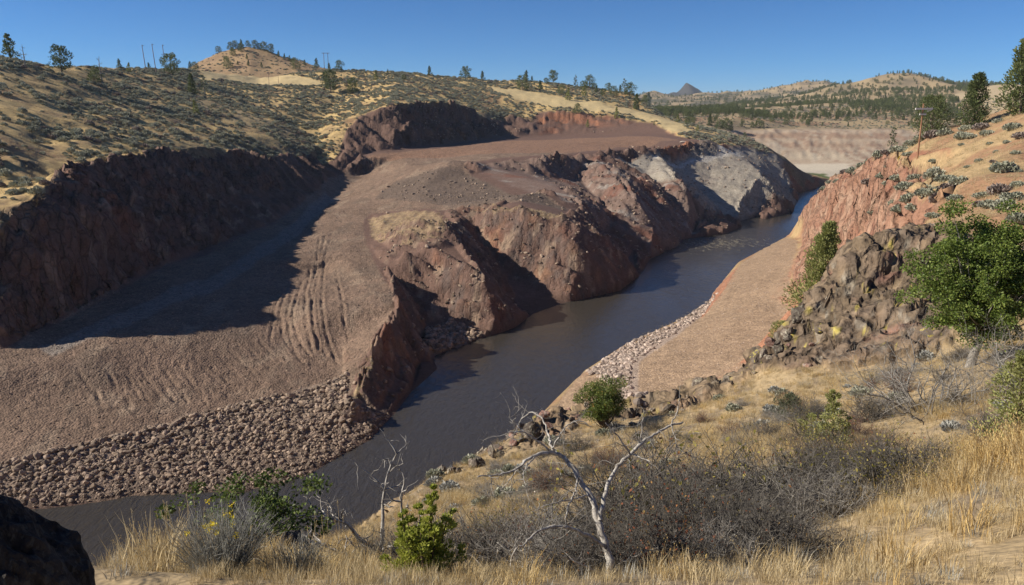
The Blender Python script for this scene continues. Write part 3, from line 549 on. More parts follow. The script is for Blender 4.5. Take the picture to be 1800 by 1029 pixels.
g = np.array(GRAV, dtype=np.float32) * (1 + 0.16 * np.clip(n1, -1, 1) + 0.10 * n2)[..., None]
flat = 1 - sstep(0.7, 1.1, SL)
c = c * (1 - (zGravel * flat)[..., None]) + g * (zGravel * flat)[..., None]
c = mix(c, (0.16, 0.115, 0.085), zGravel * flat * 0.7 * sstep(0.15, 0.6, fbm(GX / 11, GY / 23, 4, 113)))
c = mix(c, (0.27, 0.20, 0.145), zGravel * flat * 0.6 * sstep(0.25, 0.7, fbm(GX / 7 + 40, GY / 12, 4, 114)))
c = mix(c, (0.235, 0.135, 0.088), zGravel * flat * (GY > 420) * 0.8)
c = mix(c, (0.135, 0.10, 0.078), zFill * 0.85)
c = mix(c, (0.21, 0.16, 0.13), zBould * 0.6 + zTalus)
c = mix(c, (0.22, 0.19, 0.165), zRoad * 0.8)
c = mix(c, (0.33, 0.24, 0.14), zKnob * (0.45 + 0.5 * sstep(-0.4, 0.5, gnoise(GX / 1.7, GY / 1.7, 115) + 0.5 * n3)) * (1 - sstep(0.6, 1.0, SL)))
wet = LL * sstep(2.0, 0.3, GH + 0.5 * n2) * (GH > -1)
c = c * (1 - 0.35 * wet[..., None])
# right side
rc = np.zeros_like(c) + np.array((0.36, 0.255, 0.135), dtype=np.float32)
rc = mix(rc, (0.30, 0.175, 0.10), sstep(-0.15, 0.55, n1 + 0.35 * n2))
rc = mix(rc, (0.27, 0.125, 0.075), zRedSoil)
redw = np.clip(zRed + (R2 > 92) * (GH < 50) * (GH > 9) * (GY < 370) * sstep(0.42, 0.62, SL + 0.12 * n2), 0, 1) * (1 - zRG)
rc = mix(rc, (0.275, 0.15, 0.10), redw)
rc = mix(rc, (0.38, 0.255, 0.18), redw * sstep(-0.05, 0.6, fbm(GX / 5 + GH / 9, GY / 14, 4, 120)) * 0.8)
rc = mix(rc, (0.20, 0.08, 0.055), redw * sstep(0.3, 0.8, fbm(GX / 3 + GH / 4, GY / 6 - GH / 5, 3, 121)) * 0.7)
rg = np.array((0.315, 0.222, 0.146), dtype=np.float32) * (1 + 0.10 * n2 + 0.1 * np.clip(n1, -1, 1))[..., None]
rc = rc * (1 - zRG[..., None]) + rg * zRG[..., None]
rc = mix(rc, (0.34, 0.27, 0.225), zRB * 0.8)
rc = mix(rc, (0.31, 0.15, 0.09), zRG * sstep(0.3, 0.55, SL))
rc = mix(rc, (0.135, 0.102, 0.076), zRockN * (0.85 + 0.2 * n3))
rc = mix(rc, (0.36, 0.33, 0.27), 0.7 * zRockN * sstep(0.4, 0.85, fbm(GX / 1.4 + GH / 1.1, GY / 1.4 - GH / 1.3, 3, 122)) * 0.75)
rc = mix(rc, (0.20, 0.10, 0.075), zRockN * sstep(0.45, 0.9, fbm(GX / 2.2 - GH / 1.6, GY / 2.2 + GH / 1.9, 3, 123)) * 0.7)
rc = mix(rc, (0.55, 0.46, 0.08), zRockN * sstep(0.62, 0.9, fbm(GX / 1.0 + 30 + GH / 0.8, GY / 1.0 - GH / 0.9, 3, 124)) * 0.6)
nearsoil = NN * (1 - zRockN)
rc = mix(rc, (0.36, 0.27, 0.155), nearsoil)
rc = mix(rc, (0.20, 0.155, 0.11), nearsoil * sstep(0.0, 0.6, n2 + 0.4 * n3) * 0.8)
c = np.where((RIGHT)[..., None], rc, c)
# far country
fc = np.zeros_like(c) + np.array((0.36, 0.27, 0.155), dtype=np.float32)
fc = mix(fc, (0.24, 0.185, 0.12), sstep(-0.2, 0.5, fbm(GX / 60, GY / 60, 4, 130)))
fc = mix(fc, (0.27, 0.16, 0.10), 0.7 * sstep(0.1, 0.6, fbm(GX / 90, GY / 50, 3, 131)) * (R2 < 1300))
fc = mix(fc, (0.10, 0.095, 0.06), sstep(2000, 2300, R2) * (R2 < 5200) * sstep(-0.3, 0.3, fbm(GX / 120, GY / 120, 4, 132)) * (GH < 128))
fc = mix(fc, (0.045, 0.045, 0.045), (R2 > 5200) * 1.0)
fc = mix(fc, (0.46, 0.36, 0.22), zFF)
bandn = GH + 1.5 * gnoise(GX / 60, GY / 60, 133) + 0.5 * gnoise(GX / 12, GY / 12, 134)
resc = np.zeros_like(c) + np.array((0.40, 0.31, 0.225), dtype=np.float32)
resc = mix(resc, (0.31, 0.215, 0.15), sstep(26, 28, bandn) * sstep(33, 31, bandn) + sstep(17.5, 19, bandn) * sstep(23, 21, bandn) * 0.85)
resc = mix(resc, (0.44, 0.36, 0.265), sstep(7, 9, bandn) * sstep(16, 13, bandn))
resc = mix(resc, (0.29, 0.19, 0.135), sstep(0.1, 0.6, fbm((GX + GY * 0.4) / 9, GY / 50, 4, 135)) * 0.85)
resc = mix(resc, (0.50, 0.43, 0.33), sstep(0.3, 0.7, fbm(GX / 25, GY / 30, 4, 136)) * 0.6)
fc = fc * (1 - zRes[..., None]) + resc * zRes[..., None]
fc = mix(fc, (0.54, 0.48, 0.38), zFlats * 0.9)
fc = mix(fc, (0.10, 0.13, 0.04), zGreen)
c = np.where(FAR[..., None], fc, c)
c = np.clip(c * (1 + 0.10 * n3 * (R2 < 400))[..., None], 0.01, 0.8)
a_rock = np.clip(zDug * steep + zRockN + bl + hill * sstep(0.4, 0.9, SL) + bank * 0.35, 0, 1) * (1 - 0.6 * bank * (GX > -60) * (GY < 480))
a_grav = np.clip(zGravel * flat + zRG + zDug * (1 - zGravel) * 0.5 + zGrey * 0.3, 0, 1) * (1 - a_rock * 0.7)

# ---------------------------------------------------------------- ground material
def new_mat(name):
    m = bpy.data.materials.new(name); m.use_nodes = True
    nt = m.node_tree; b = nt.nodes['Principled BSDF']
    b.inputs['Roughness'].default_value = 0.9
    if 'Specular IOR Level' in b.inputs: b.inputs['Specular IOR Level'].default_value = 0.25
    return m, nt, b

def nd(nt, typ, **kw):
    n = nt.nodes.new(typ)
    for k, v in kw.items():
        if k.startswith('i_'):
            key = k[2:].replace('_', ' ')
            n.inputs[key].default_value = v
        else:
            setattr(n, k, v)
    return n

def mathn(nt, op, a, b=None, clamp=False):
    n = nt.nodes.new('ShaderNodeMath'); n.operation = op; n.use_clamp = clamp
    for i, v in enumerate((a, b)):
        if v is None: continue
        if isinstance(v, (int, float)): n.inputs[i].default_value = v
        else: nt.links.new(v, n.inputs[i])
    return n.outputs[0]

def ground_material():
    m, nt, b = new_mat('ground'); L = nt.links.new
    geo = nd(nt, 'ShaderNodeNewGeometry'); P = geo.outputs['Position']
    tint = nd(nt, 'ShaderNodeAttribute', attribute_name='tint')
    rock = nd(nt, 'ShaderNodeAttribute', attribute_name='rock').outputs['Fac']
    grav = nd(nt, 'ShaderNodeAttribute', attribute_name='gravel').outputs['Fac']
    nz = nd(nt, 'ShaderNodeTexNoise', i_Scale=2.2, i_Detail=3.0, i_Roughness=0.65); L(P, nz.inputs['Vector'])
    nzf = nd(nt, 'ShaderNodeTexNoise', i_Scale=0.5, i_Detail=3.0, i_Roughness=0.6); L(P, nzf.inputs['Vector'])
    peb = nd(nt, 'ShaderNodeTexVoronoi', i_Scale=2.6); L(P, peb.inputs['Vector'])
    peb2 = nd(nt, 'ShaderNodeTexVoronoi', i_Scale=0.9); L(P, peb2.inputs['Vector'])
    crack = nd(nt, 'ShaderNodeTexVoronoi', i_Scale=0.45, feature='DISTANCE_TO_EDGE'); 
    mp = nd(nt, 'ShaderNodeMapping'); mp.inputs['Scale'].default_value = (1, 1, 0.45)
    wob = nd(nt, 'ShaderNodeVectorMath', operation='MULTIPLY_ADD'); wob.inputs[1].default_value = (1.6, 1.6, 1.6)
    L(nzf.outputs['Color'], wob.inputs[0]); L(P, wob.inputs[2]); L(wob.outputs[0], mp.inputs['Vector']); L(mp.outputs[0], crack.inputs['Vector'])
    # brightness factor: noise, pebbles of their own shade, darker cracks in rock
    f1 = mathn(nt, 'MULTIPLY_ADD', nz.outputs['Fac'], 0.9); nt.nodes[-1].inputs[2].default_value = 0.55
    f2 = mathn(nt, 'MULTIPLY_ADD', nzf.outputs['Fac'], 0.7); nt.nodes[-1].inputs[2].default_value = 0.65
    sep = nd(nt, 'ShaderNodeSeparateColor'); L(peb.outputs['Color'], sep.inputs[0])
    sep2 = nd(nt, 'ShaderNodeSeparateColor'); L(peb2.outputs['Color'], sep2.inputs[0])
    pv = mathn(nt, 'ADD', mathn(nt, 'MULTIPLY', sep.outputs[0], 0.5), mathn(nt, 'MULTIPLY', sep2.outputs[0], 0.16))
    pv = mathn(nt, 'ADD', pv, 0.68)
    pmix = nd(nt, 'ShaderNodeMix'); pmix.data_type = 'FLOAT'; L(grav, pmix.inputs[0]); pmix.inputs[2].default_value = 1.0; L(pv, pmix.inputs[3])
    cr = nd(nt, 'ShaderNodeMapRange'); L(crack.outputs['Distance'], cr.inputs[0]); cr.inputs[1].default_value = 0.0; cr.inputs[2].default_value = 0.10; cr.inputs[3].default_value = 0.62; cr.inputs[4].default_value = 1.0
    cmix = nd(nt, 'ShaderNodeMix'); cmix.data_type = 'FLOAT'; L(rock, cmix.inputs[0]); cmix.inputs[2].default_value = 1.0; L(cr.outputs[0], cmix.inputs[3])
    f = mathn(nt, 'MULTIPLY', mathn(nt, 'MULTIPLY', f1, f2), mathn(nt, 'MULTIPLY', pmix.outputs[0], cmix.outputs[0]))
    vm = nd(nt, 'ShaderNodeVectorMath', operation='SCALE'); L(tint.outputs['Color'], vm.inputs[0]); L(f, vm.inputs['Scale'])
    L(vm.outputs[0], b.inputs['Base Color'])
    # relief finer than the mesh
    h = mathn(nt, 'MULTIPLY', nz.outputs['Fac'], 0.17)
    hr = mathn(nt, 'MULTIPLY', mathn(nt, 'ADD', mathn(nt, 'MULTIPLY', nzf.outputs['Fac'], 1.3), mathn(nt, 'MULTIPLY', mathn(nt, 'MINIMUM', crack.outputs['Distance'], 0.12), 3.0)), rock)
    hg = mathn(nt, 'MULTIPLY', mathn(nt, 'ADD', mathn(nt, 'MULTIPLY', peb.outputs['Distance'], -0.16), mathn(nt, 'MULTIPLY', peb2.outputs['Distance'], -0.07)), grav)
    hh = mathn(nt, 'ADD', h, mathn(nt, 'ADD', hr, hg))
    bp = nd(nt, 'ShaderNodeBump', i_Strength=1.0, i_Distance=0.8); L(hh, bp.inputs['Height']); L(bp.outputs[0], b.inputs['Normal'])
    return m
MAT_GROUND = ground_material()

# ---------------------------------------------------------------- ground meshes: one sheet, cut into the pieces of the setting
nr, nc = GH.shape
# broken, jointed rock on every steep face and on the rim: blocks pushed in and out along the surface
NXr = -DR; NXa = -DA; nl = np.sqrt(1 + DR * DR + DA * DA)
NX = (NXr * np.sin(AZ2) + NXa * np.cos(AZ2)) / nl; NY = (NXr * np.cos(AZ2) - NXa * np.sin(AZ2)) / nl; NZ = 1 / nl
fx = np.zeros_like(GH); joint = np.ones_like(GH)
wr = np.clip(np.maximum(np.maximum(lcliff, cliffq), bl) + 0.10 * bank * sstep(0.5, 0.9, SL) * (1 - zGrey) * (1 - zPurple), 0, 1)
mk = (wr > 0.08) & (R2 > 90) & (R2 < 640)
Pm = np.stack([GX[mk], GY[mk], GH[mk]], 1); Pm += 0.8 * np.stack([gnoise(Pm[:, 0] / 5, Pm[:, 2] / 5, 150), gnoise(Pm[:, 1] / 5, Pm[:, 2] / 5, 151), gnoise(Pm[:, 0] / 5, Pm[:, 1] / 5, 152)], 1)
o1, j1 = cells(Pm, (5.5, 5.5, 8.0), 160); o2, j2 = cells(Pm, (2.1, 2.1, 3.0), 161)
fx[mk] = wr[mk] * (0.75 * o1 + 0.38 * o2); joint[mk] = 1 - wr[mk] * 0.5 * np.maximum(sstep(0.12, 0.0, j1), 0.7 * sstep(0.14, 0.0, j2))
mk = (zRockN > 0.06) & (R2 <= 90) & (R2 > 6)
Pm = np.stack([GX[mk], GY[mk], GH[mk]], 1); Pm += 0.35 * np.stack([gnoise(Pm[:, 0] / 2, Pm[:, 2] / 2, 153), gnoise(Pm[:, 1] / 2, Pm[:, 2] / 2, 154), gnoise(Pm[:, 0] / 2, Pm[:, 1] / 2, 155)], 1)
o1, j1 = cells(Pm, (4.6, 4.0, 3.6), 162); o2, j2 = cells(Pm, (1.6, 1.5, 1.2), 163); o3, j3 = cells(Pm, (0.5, 0.5, 0.45), 164)
fx[mk] = zRockN[mk] * (0.55 * o1 + 0.20 * o2 + 0.09 * o3); joint[mk] = 1 - 0.6 * zRockN[mk] * np.maximum(sstep(0.10, 0.0, j1), 0.8 * sstep(0.12, 0.0, j2))
blockshade = np.ones_like(GH); blockshade[mk] = 1 + 0.22 * np.sin(o2 * 9)
c = np.clip(c * (blockshade)[..., None], 0.01, 0.8)
# push steep rock sideways a little, so faces are craggy and not only fluted
push = np.clip(a_rock, 0, 1) * np.clip(R2 * 0.004, 0.1, 1.0) * sstep(0.5, 1.0, SL) * sstep(8, 25, R2)
PX = GX + push * fbm(GX / 3 + GH / 3.0, GY / 3 - GH / 4.0, 3, 140)
PY = GY + push * fbm(GX / 3 - GH / 3.5, GY / 3 + GH / 3.0, 3, 141)
PX = PX + fx * NX; PY = PY + fx * NY; PZ = GH + fx * NZ
CO = np.stack([PX, PY, PZ], -1).reshape(-1, 3).astype(np.float32)
piece = np.zeros(GH.shape, dtype=np.int32)
piece[LEFT] = 1
piece[(zDug > 0.5)] = 3
piece[(zGravel > 0.5) & LEFT] = 2
piece[(zDug > 0.5) & (lcliff + cliffq > 0.5)] = 4
piece[RIGHT] = 5
piece[RIGHT & (zRG > 0.5)] = 6
piece[RIGHT & (zRed > 0.5)] = 7
piece[NEAR] = 8
piece[NEAR & (zRockN > 0.5)] = 9
piece[FAR] = 10
piece[FAR & (zRes > 0.5)] = 11
piece[(GH < -0.4) & (R2 < 900)] = 0
NAMES = {0: 'river_bed', 1: 'left_hillside', 2: 'gravel_terrace', 3: 'river_bank', 4: 'quarry_cliff', 5: 'right_hillside', 6: 'gravel_bar',
         7: 'red_bluff', 8: 'near_slope', 9: 'rocky_rim', 10: 'far_hills', 11: 'reservoir_slope'}
fp = piece[:-1, :-1]
IDX = np.arange(nr * nc).reshape(nr, nc)
QUADS = np.stack([IDX[:-1, :-1], IDX[:-1, 1:], IDX[1:, 1:], IDX[1:, :-1]], -1)
for pid, pname in NAMES.items():
    q = QUADS[fp == pid]
    if not len(q): continue
    used, inv = np.unique(q.ravel(), return_inverse=True)
    me = bpy.data.meshes.new(pname)
    me.vertices.add(len(used)); me.vertices.foreach_set('co', CO[used].ravel())
    me.loops.add(q.size); me.loops.foreach_set('vertex_index', inv.astype(np.int32).ravel())
    me.polygons.add(len(q)); me.polygons.foreach_set('loop_start', (np.arange(len(q)) * 4).astype(np.int32))
    me.update(calc_edges=True)
    me.polygons.foreach_set('use_smooth', np.ones(len(q), dtype=bool))
    ca = me.color_attributes.new('tint', 'FLOAT_COLOR', 'POINT')
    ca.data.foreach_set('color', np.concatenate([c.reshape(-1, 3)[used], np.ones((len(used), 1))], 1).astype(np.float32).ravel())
    for an, arr in (('rock', a_rock), ('gravel', a_grav), ('joint', joint)):
        at = me.attributes.new(an, 'FLOAT', 'POINT'); at.data.foreach_set('value', arr.reshape(-1)[used].astype(np.float32))
    me.materials.append(MAT_GROUND)
    o = bpy.data.objects.new(pname, me); COL.objects.link(o); o['kind'] = 'structure'

# ---------------------------------------------------------------- the river
def water_material():
    m, nt, b = new_mat('water'); L = nt.links.new
    P = nd(nt, 'ShaderNodeNewGeometry').outputs['Position']
    b.inputs['Base Color'].default_value = (0.048, 0.042, 0.035, 1)
    b.inputs['Roughness'].default_value = 0.13
    seam = nd(nt, 'ShaderNodeTexNoise', i_Scale=0.05, i_Detail=4.0, i_Roughness=0.6, i_Distortion=0.8)
    b.inputs['IOR'].default_value = 1.33
    b.inputs['Specular IOR Level'].default_value = 0.5
    mp = nd(nt, 'ShaderNodeMapping'); mp.inputs['Rotation'].default_value = (0, 0, math.radians(30)); mp.inputs['Scale'].default_value = (0.9, 0.32, 1); L(P, mp.inputs['Vector'])
    mps = nd(nt, 'ShaderNodeMapping'); mps.inputs['Rotation'].default_value = (0, 0, math.radians(30)); mps.inputs['Scale'].default_value = (2.2, 0.5, 1); L(P, mps.inputs['Vector']); L(mps.outputs[0], seam.inputs['Vector'])
    n1 = nd(nt, 'ShaderNodeTexNoise', i_Scale=1.0, i_Detail=5.0, i_Roughness=0.62, i_Distortion=0.6); L(mp.outputs[0], n1.inputs['Vector'])
    n2 = nd(nt, 'ShaderNodeTexNoise', i_Scale=0.11, i_Detail=3.0); L(P, n2.inputs['Vector'])
    rap = nd(nt, 'ShaderNodeAttribute', attribute_name='rapid').outputs['Fac']
    amp = mathn(nt, 'MULTIPLY_ADD', rap, 1.2); nt.nodes[-1].inputs[2].default_value = 0.12
    amp = mathn(nt, 'MULTIPLY', amp, mathn(nt, 'ADD', mathn(nt, 'MULTIPLY', n2.outputs['Fac'], 1.2), mathn(nt, 'MULTIPLY', seam.outputs['Fac'], 1.4)))
    h = mathn(nt, 'MULTIPLY', n1.outputs['Fac'], amp)
    bp = nd(nt, 'ShaderNodeBump', i_Strength=1.0, i_Distance=0.5); L(h, bp.inputs['Height']); L(bp.outputs[0], b.inputs['Normal'])
    # broken foam where the water runs fast
    n3 = nd(nt, 'ShaderNodeTexNoise', i_Scale=0.55, i_Detail=4.0, i_Roughness=0.75, i_Distortion=0.3); L(mp.outputs[0], n3.inputs['Vector'])
    fo = nd(nt, 'ShaderNodeMapRange'); L(mathn(nt, 'MULTIPLY', n3.outputs['Fac'], mathn(nt, 'POWER', rap, 0.5)), fo.inputs[0])
    fo.inputs[1].default_value = 0.44; fo.inputs[2].default_value = 0.66; fo.inputs[3].default_value = 0.0; fo.inputs[4].default_value = 0.7
    mx = nd(nt, 'ShaderNodeMix'); mx.data_type = 'RGBA'; L(fo.outputs[0], mx.inputs[0]); mx.inputs[6].default_value = (0.048, 0.042, 0.035, 1); mx.inputs[7].default_value = (0.36, 0.31, 0.20, 1)
    L(mx.outputs[2], b.inputs['Base Color'])
    rr = mathn(nt, 'MULTIPLY_ADD', fo.outputs[0], 0.5); nt.nodes[-1].inputs[2].default_value = 0.06; rr = mathn(nt, 'ADD', rr, mathn(nt, 'MULTIPLY', seam.outputs['Fac'], 0.22)); L(rr, b.inputs['Roughness'])
    return m
def river():
    lsh = CONTROL_LINES[0]; rsh = CONTROL_LINES[2]
    def resample(line, n):
        p = np.array([q[:2] for q in line]); d = np.concatenate([[0], np.cumsum(np.hypot(*np.diff(p, axis=0).T))])
        s = np.linspace(0, d[-1], n); return np.stack([np.interp(s, d, p[:, 0]), np.interp(s, d, p[:, 1])], 1)
    n, k = 240, 14
    A = resample(lsh, n); B = resample(rsh, n)
    v = []; rv = []
    for i in range(n):
        e = (A[i] - B[i]) / max(1e-6, np.linalg.norm(A[i] - B[i])) * 9
        for j in range(k + 1):
            t = j / k; p = (A[i] + e) * (1 - t) + (B[i] - e) * t
            v.append((p[0], p[1], 0.0))
            r = max(0.0, 1 - abs(p[1] - 345) / 62) * (0.35 + 0.65 * math.sin(math.pi * min(1, max(0, t)))) 
            r = max(r, 0.25 * max(0, 1 - abs(p[1] - 112) / 40)); r = max(r, 0.10)
            rv.append(r)
    f = [(i * (k + 1) + j, i * (k + 1) + j + 1, (i + 1) * (k + 1) + j + 1, (i + 1) * (k + 1) + j) for i in range(n - 1) for j in range(k)]
    me = bpy.data.meshes.new('river'); me.from_pydata(v, [], f); me.update()
    at = me.attributes.new('rapid', 'FLOAT', 'POINT'); at.data.foreach_set('value', np.array(rv, dtype=np.float32))
    me.materials.append(water_material())
    o = bpy.data.objects.new('river', me); COL.objects.link(o); o['kind'] = 'structure'
    # upward faces
    if me.polygons[0].normal.z < 0:
        me.flip_normals()
river()

# ---------------------------------------------------------------- the thin haze of the distance
def haze():
    bm = bmesh.new(); bmesh.ops.create_cube(bm, size=1.0)
    bmesh.ops.scale(bm, vec=(23600, 11900, 290), verts=bm.verts); bmesh.ops.translate(bm, vec=(0, 5870, 135), verts=bm.verts)
    me = bpy.data.meshes.new('haze'); bm.to_mesh(me); bm.free()
    m = bpy.data.materials.new('thin_haze'); m.use_nodes = True; nt = m.node_tree
    nt.nodes.remove(nt.nodes['Principled BSDF'])
    v = nt.nodes.new('ShaderNodeVolumePrincipled'); v.inputs['Color'].default_value = (0.82, 0.90, 1.0, 1); v.inputs['Density'].default_value = HAZE_DENSITY
    nt.links.new(v.outputs[0], nt.nodes['Material Output'].inputs['Volume'])
    me.materials.append(m); o = bpy.data.objects.new('haze', me); COL.objects.link(o); o['kind'] = 'stuff'
    o['label'] = 'thin bluish haze between the near valley and far hills'; o['category'] = 'haze'
HAZE_DENSITY = 4.5e-5
haze()
# ---------------------------------------------------------------- mesh building helpers
class Buf:
    """collects vertices and faces for one mesh object"""
    def __init__(self): self.v = []; self.f = []; self.n = 0
    def add(self, v, f):
        v = np.asarray(v, dtype=np.float32).reshape(-1, 3)
        self.v.append(v); self.f.append((np.asarray(f, dtype=np.int64) + self.n)); self.n += len(v)
    def mesh(self, name, mat, smooth=False):
        me = bpy.data.meshes.new(name)
        V = np.concatenate(self.v)
        me.vertices.add(len(V)); me.vertices.foreach_set('co', V.ravel())
        loops = np.concatenate([f.ravel() for f in self.f]).astype(np.int32)
        tot = np.concatenate([np.full(len(f), f.shape[1]) for f in self.f]).astype(np.int32)
        st = np.concatenate([[0], np.cumsum(tot)[:-1]]).astype(np.int32)
        me.loops.add(len(loops)); me.loops.foreach_set('vertex_index', loops)
        me.polygons.add(len(tot)); me.polygons.foreach_set('loop_start', st)
        me.update(calc_edges=True)
        if smooth: me.polygons.foreach_set('use_smooth', np.ones(len(tot), dtype=bool))
        me.materials.append(mat)
        return me

def tube(buf, pts, rad, sides=5, cap=True):
    P = np.asarray(pts, dtype=float); n = len(P)
    R = np.asarray(rad, dtype=float) if np.ndim(rad) else np.full(n, rad)
    Tn = np.gradient(P, axis=0); Tn /= np.linalg.norm(Tn, axis=1)[:, None] + 1e-9
    ref = np.array([0.31, 0.17, 0.93]) if abs(Tn[0][2]) < 0.9 else np.array([0.95, 0.2, 0.1])
    U = np.cross(Tn, ref); U /= np.linalg.norm(U, axis=1)[:, None] + 1e-9
    Vv = np.cross(Tn, U)
    a = np.arange(sides) * 2 * math.pi / sides
    ring = P[:, None] + R[:, None, None] * (np.cos(a)[None, :, None] * U[:, None] + np.sin(a)[None, :, None] * Vv[:, None])
    i = np.arange(n - 1)[:, None] * sides; j = np.arange(sides)[None]; k = (j + 1) % sides
    f = np.stack([i + j, i + k, i + sides + k, i + sides + j], -1).reshape(-1, 4)
    buf.add(ring.reshape(-1, 3), f)
    if cap and sides > 3:
        buf.add(ring[-1], [list(range(sides))])

def unit(v): return v / (np.linalg.norm(v, axis=-1, keepdims=True) + 1e-9)

def leaf_quads(buf, C, D, length, width, rng, droop=0.0):
    """many small leaves: rhombs of given length along D, turned at random about D"""
    n = len(C); D = unit(D)
    r = unit(rng.normal(size=(n, 3))); S = unit(np.cross(D, r))
    L = (length * rng.uniform(0.65, 1.3, n))[:, None]; Wd = (width * rng.uniform(0.7, 1.25, n))[:, None]
    N = np.cross(D, S)
    a = C - D * L * 0.5; b = C + S * Wd * 0.5 + N * Wd * 0.12; c2 = C + D * L * 0.5 - np.array([0, 0, 1.0]) * droop * L; d = C - S * Wd * 0.5 + N * Wd * 0.12
    V = np.stack([a, b, c2, d], 1).reshape(-1, 3)
    buf.add(V, np.arange(4 * n).reshape(-1, 4))

def bend_path(start, d, length, n, rng, wob=0.25, up=0.0):
    pts = [np.array(start, dtype=float)]; d = unit(np.array(d, dtype=float)); s = length / n
    for i in range(n):
        d = unit(d + rng.normal(size=3) * wob + np.array([0, 0, up]))
        pts.append(pts[-1] + d * s)
    return np.array(pts)

def grow(buf, start, d, length, r0, depth, rng, tips, wob=0.2, up=0.05, sides=5, kids=(3, 5), spread=0.8, shrink=0.6, taper=0.45, n=5):
    p = bend_path(start, d, length, n, rng, wob, up)
    rad = np.linspace(r0, max(r0 * taper, 0.0008), len(p))
    tube(buf, p, rad, sides if depth > 0 else 3, cap=False)
    if depth == 0:
        tips.append((p[-1], unit(p[-1] - p[-2]), p)); return
    for k in range(rng.integers(kids[0], kids[1] + 1)):
        t = rng.uniform(0.3, 1.0) if k else 0.97
        i = min(int(t * n), n - 1); q = p[i] + (p[i + 1] - p[i]) * (t * n - i)
        dd = unit(p[i + 1] - p[i]) + rng.normal(size=3) * spread
        grow(buf, q, dd, length * shrink * rng.uniform(0.6, 1.2), rad[i] * 0.62, depth - 1, rng, tips, wob, up, max(3, sides - 1), kids, spread, shrink, taper, max(3, n - 1))

# ---------------------------------------------------------------- materials
def leaf_mat(name, cols, rough=0.75, trans=0.25, scale=1.5):
    """cols: dark, mid, light, (rare) shades picked leaf by leaf and clump by clump"""
    m, nt, b = new_mat(name); L = nt.links.new
    g = nd(nt, 'ShaderNodeNewGeometry'); oi = nd(nt, 'ShaderNodeObjectInfo')
    tc = nd(nt, 'ShaderNodeTexCoord')
    nz = nd(nt, 'ShaderNodeTexNoise', i_Scale=scale, i_Detail=2.0); L(tc.outputs['Object'], nz.inputs['Vector'])
    f = mathn(nt, 'ADD', mathn(nt, 'MULTIPLY', g.outputs['Random Per Island'], 0.6), mathn(nt, 'MULTIPLY', nz.outputs['Fac'], 0.5))
    f = mathn(nt, 'ADD', f, mathn(nt, 'MULTIPLY', oi.outputs['Random'], 0.22))
    f = mathn(nt, 'SUBTRACT', f, 0.14, True)
    cr = nd(nt, 'ShaderNodeValToRGB'); e = cr.color_ramp.elements
    e[0].color = (*cols[0], 1); e[0].position = 0.1; e[1].color = (*cols[2], 1); e[1].position = 0.85
    q = e.new(0.48); q.color = (*cols[1], 1)
    if len(cols) > 3:
        q = e.new(0.97); q.color = (*cols[3], 1)
    L(f, cr.inputs[0]); L(cr.outputs[0], b.inputs['Base Color'])
    b.inputs['Roughness'].default_value = rough
    if trans:
        t = nd(nt, 'ShaderNodeBsdfTranslucent'); L(cr.outputs[0], t.inputs[0])
        ms = nd(nt, 'ShaderNodeMixShader'); ms.inputs[0].default_value = trans
        L(b.outputs[0], ms.inputs[1]); L(t.outputs[0], ms.inputs[2]); L(ms.outputs[0], nt.nodes['Material Output'].inputs[0])
    return m

def bark_mat(name, dark, light, scale=12.0, stretch=0.2, bump=0.4):
    m, nt, b = new_mat(name); L = nt.links.new
    tc = nd(nt, 'ShaderNodeTexCoord'); mp = nd(nt, 'ShaderNodeMapping'); mp.inputs['Scale'].default_value = (1, 1, stretch); L(tc.outputs['Object'], mp.inputs[0])
    nz = nd(nt, 'ShaderNodeTexNoise', i_Scale=scale, i_Detail=4.0, i_Roughness=0.7); L(mp.outputs[0], nz.inputs['Vector'])
    cr = nd(nt, 'ShaderNodeValToRGB'); e = cr.color_ramp.elements
    e[0].color = (*dark, 1); e[0].position = 0.35; e[1].color = (*light, 1); e[1].position = 0.62
    L(nz.outputs['Fac'], cr.inputs[0]); L(cr.outputs[0], b.inputs['Base Color'])
    if bump:
        bp = nd(nt, 'ShaderNodeBump', i_Strength=bump, i_Distance=0.02); L(nz.outputs['Fac'], bp.inputs['Height']); L(bp.outputs[0], b.inputs['Normal'])
    return m

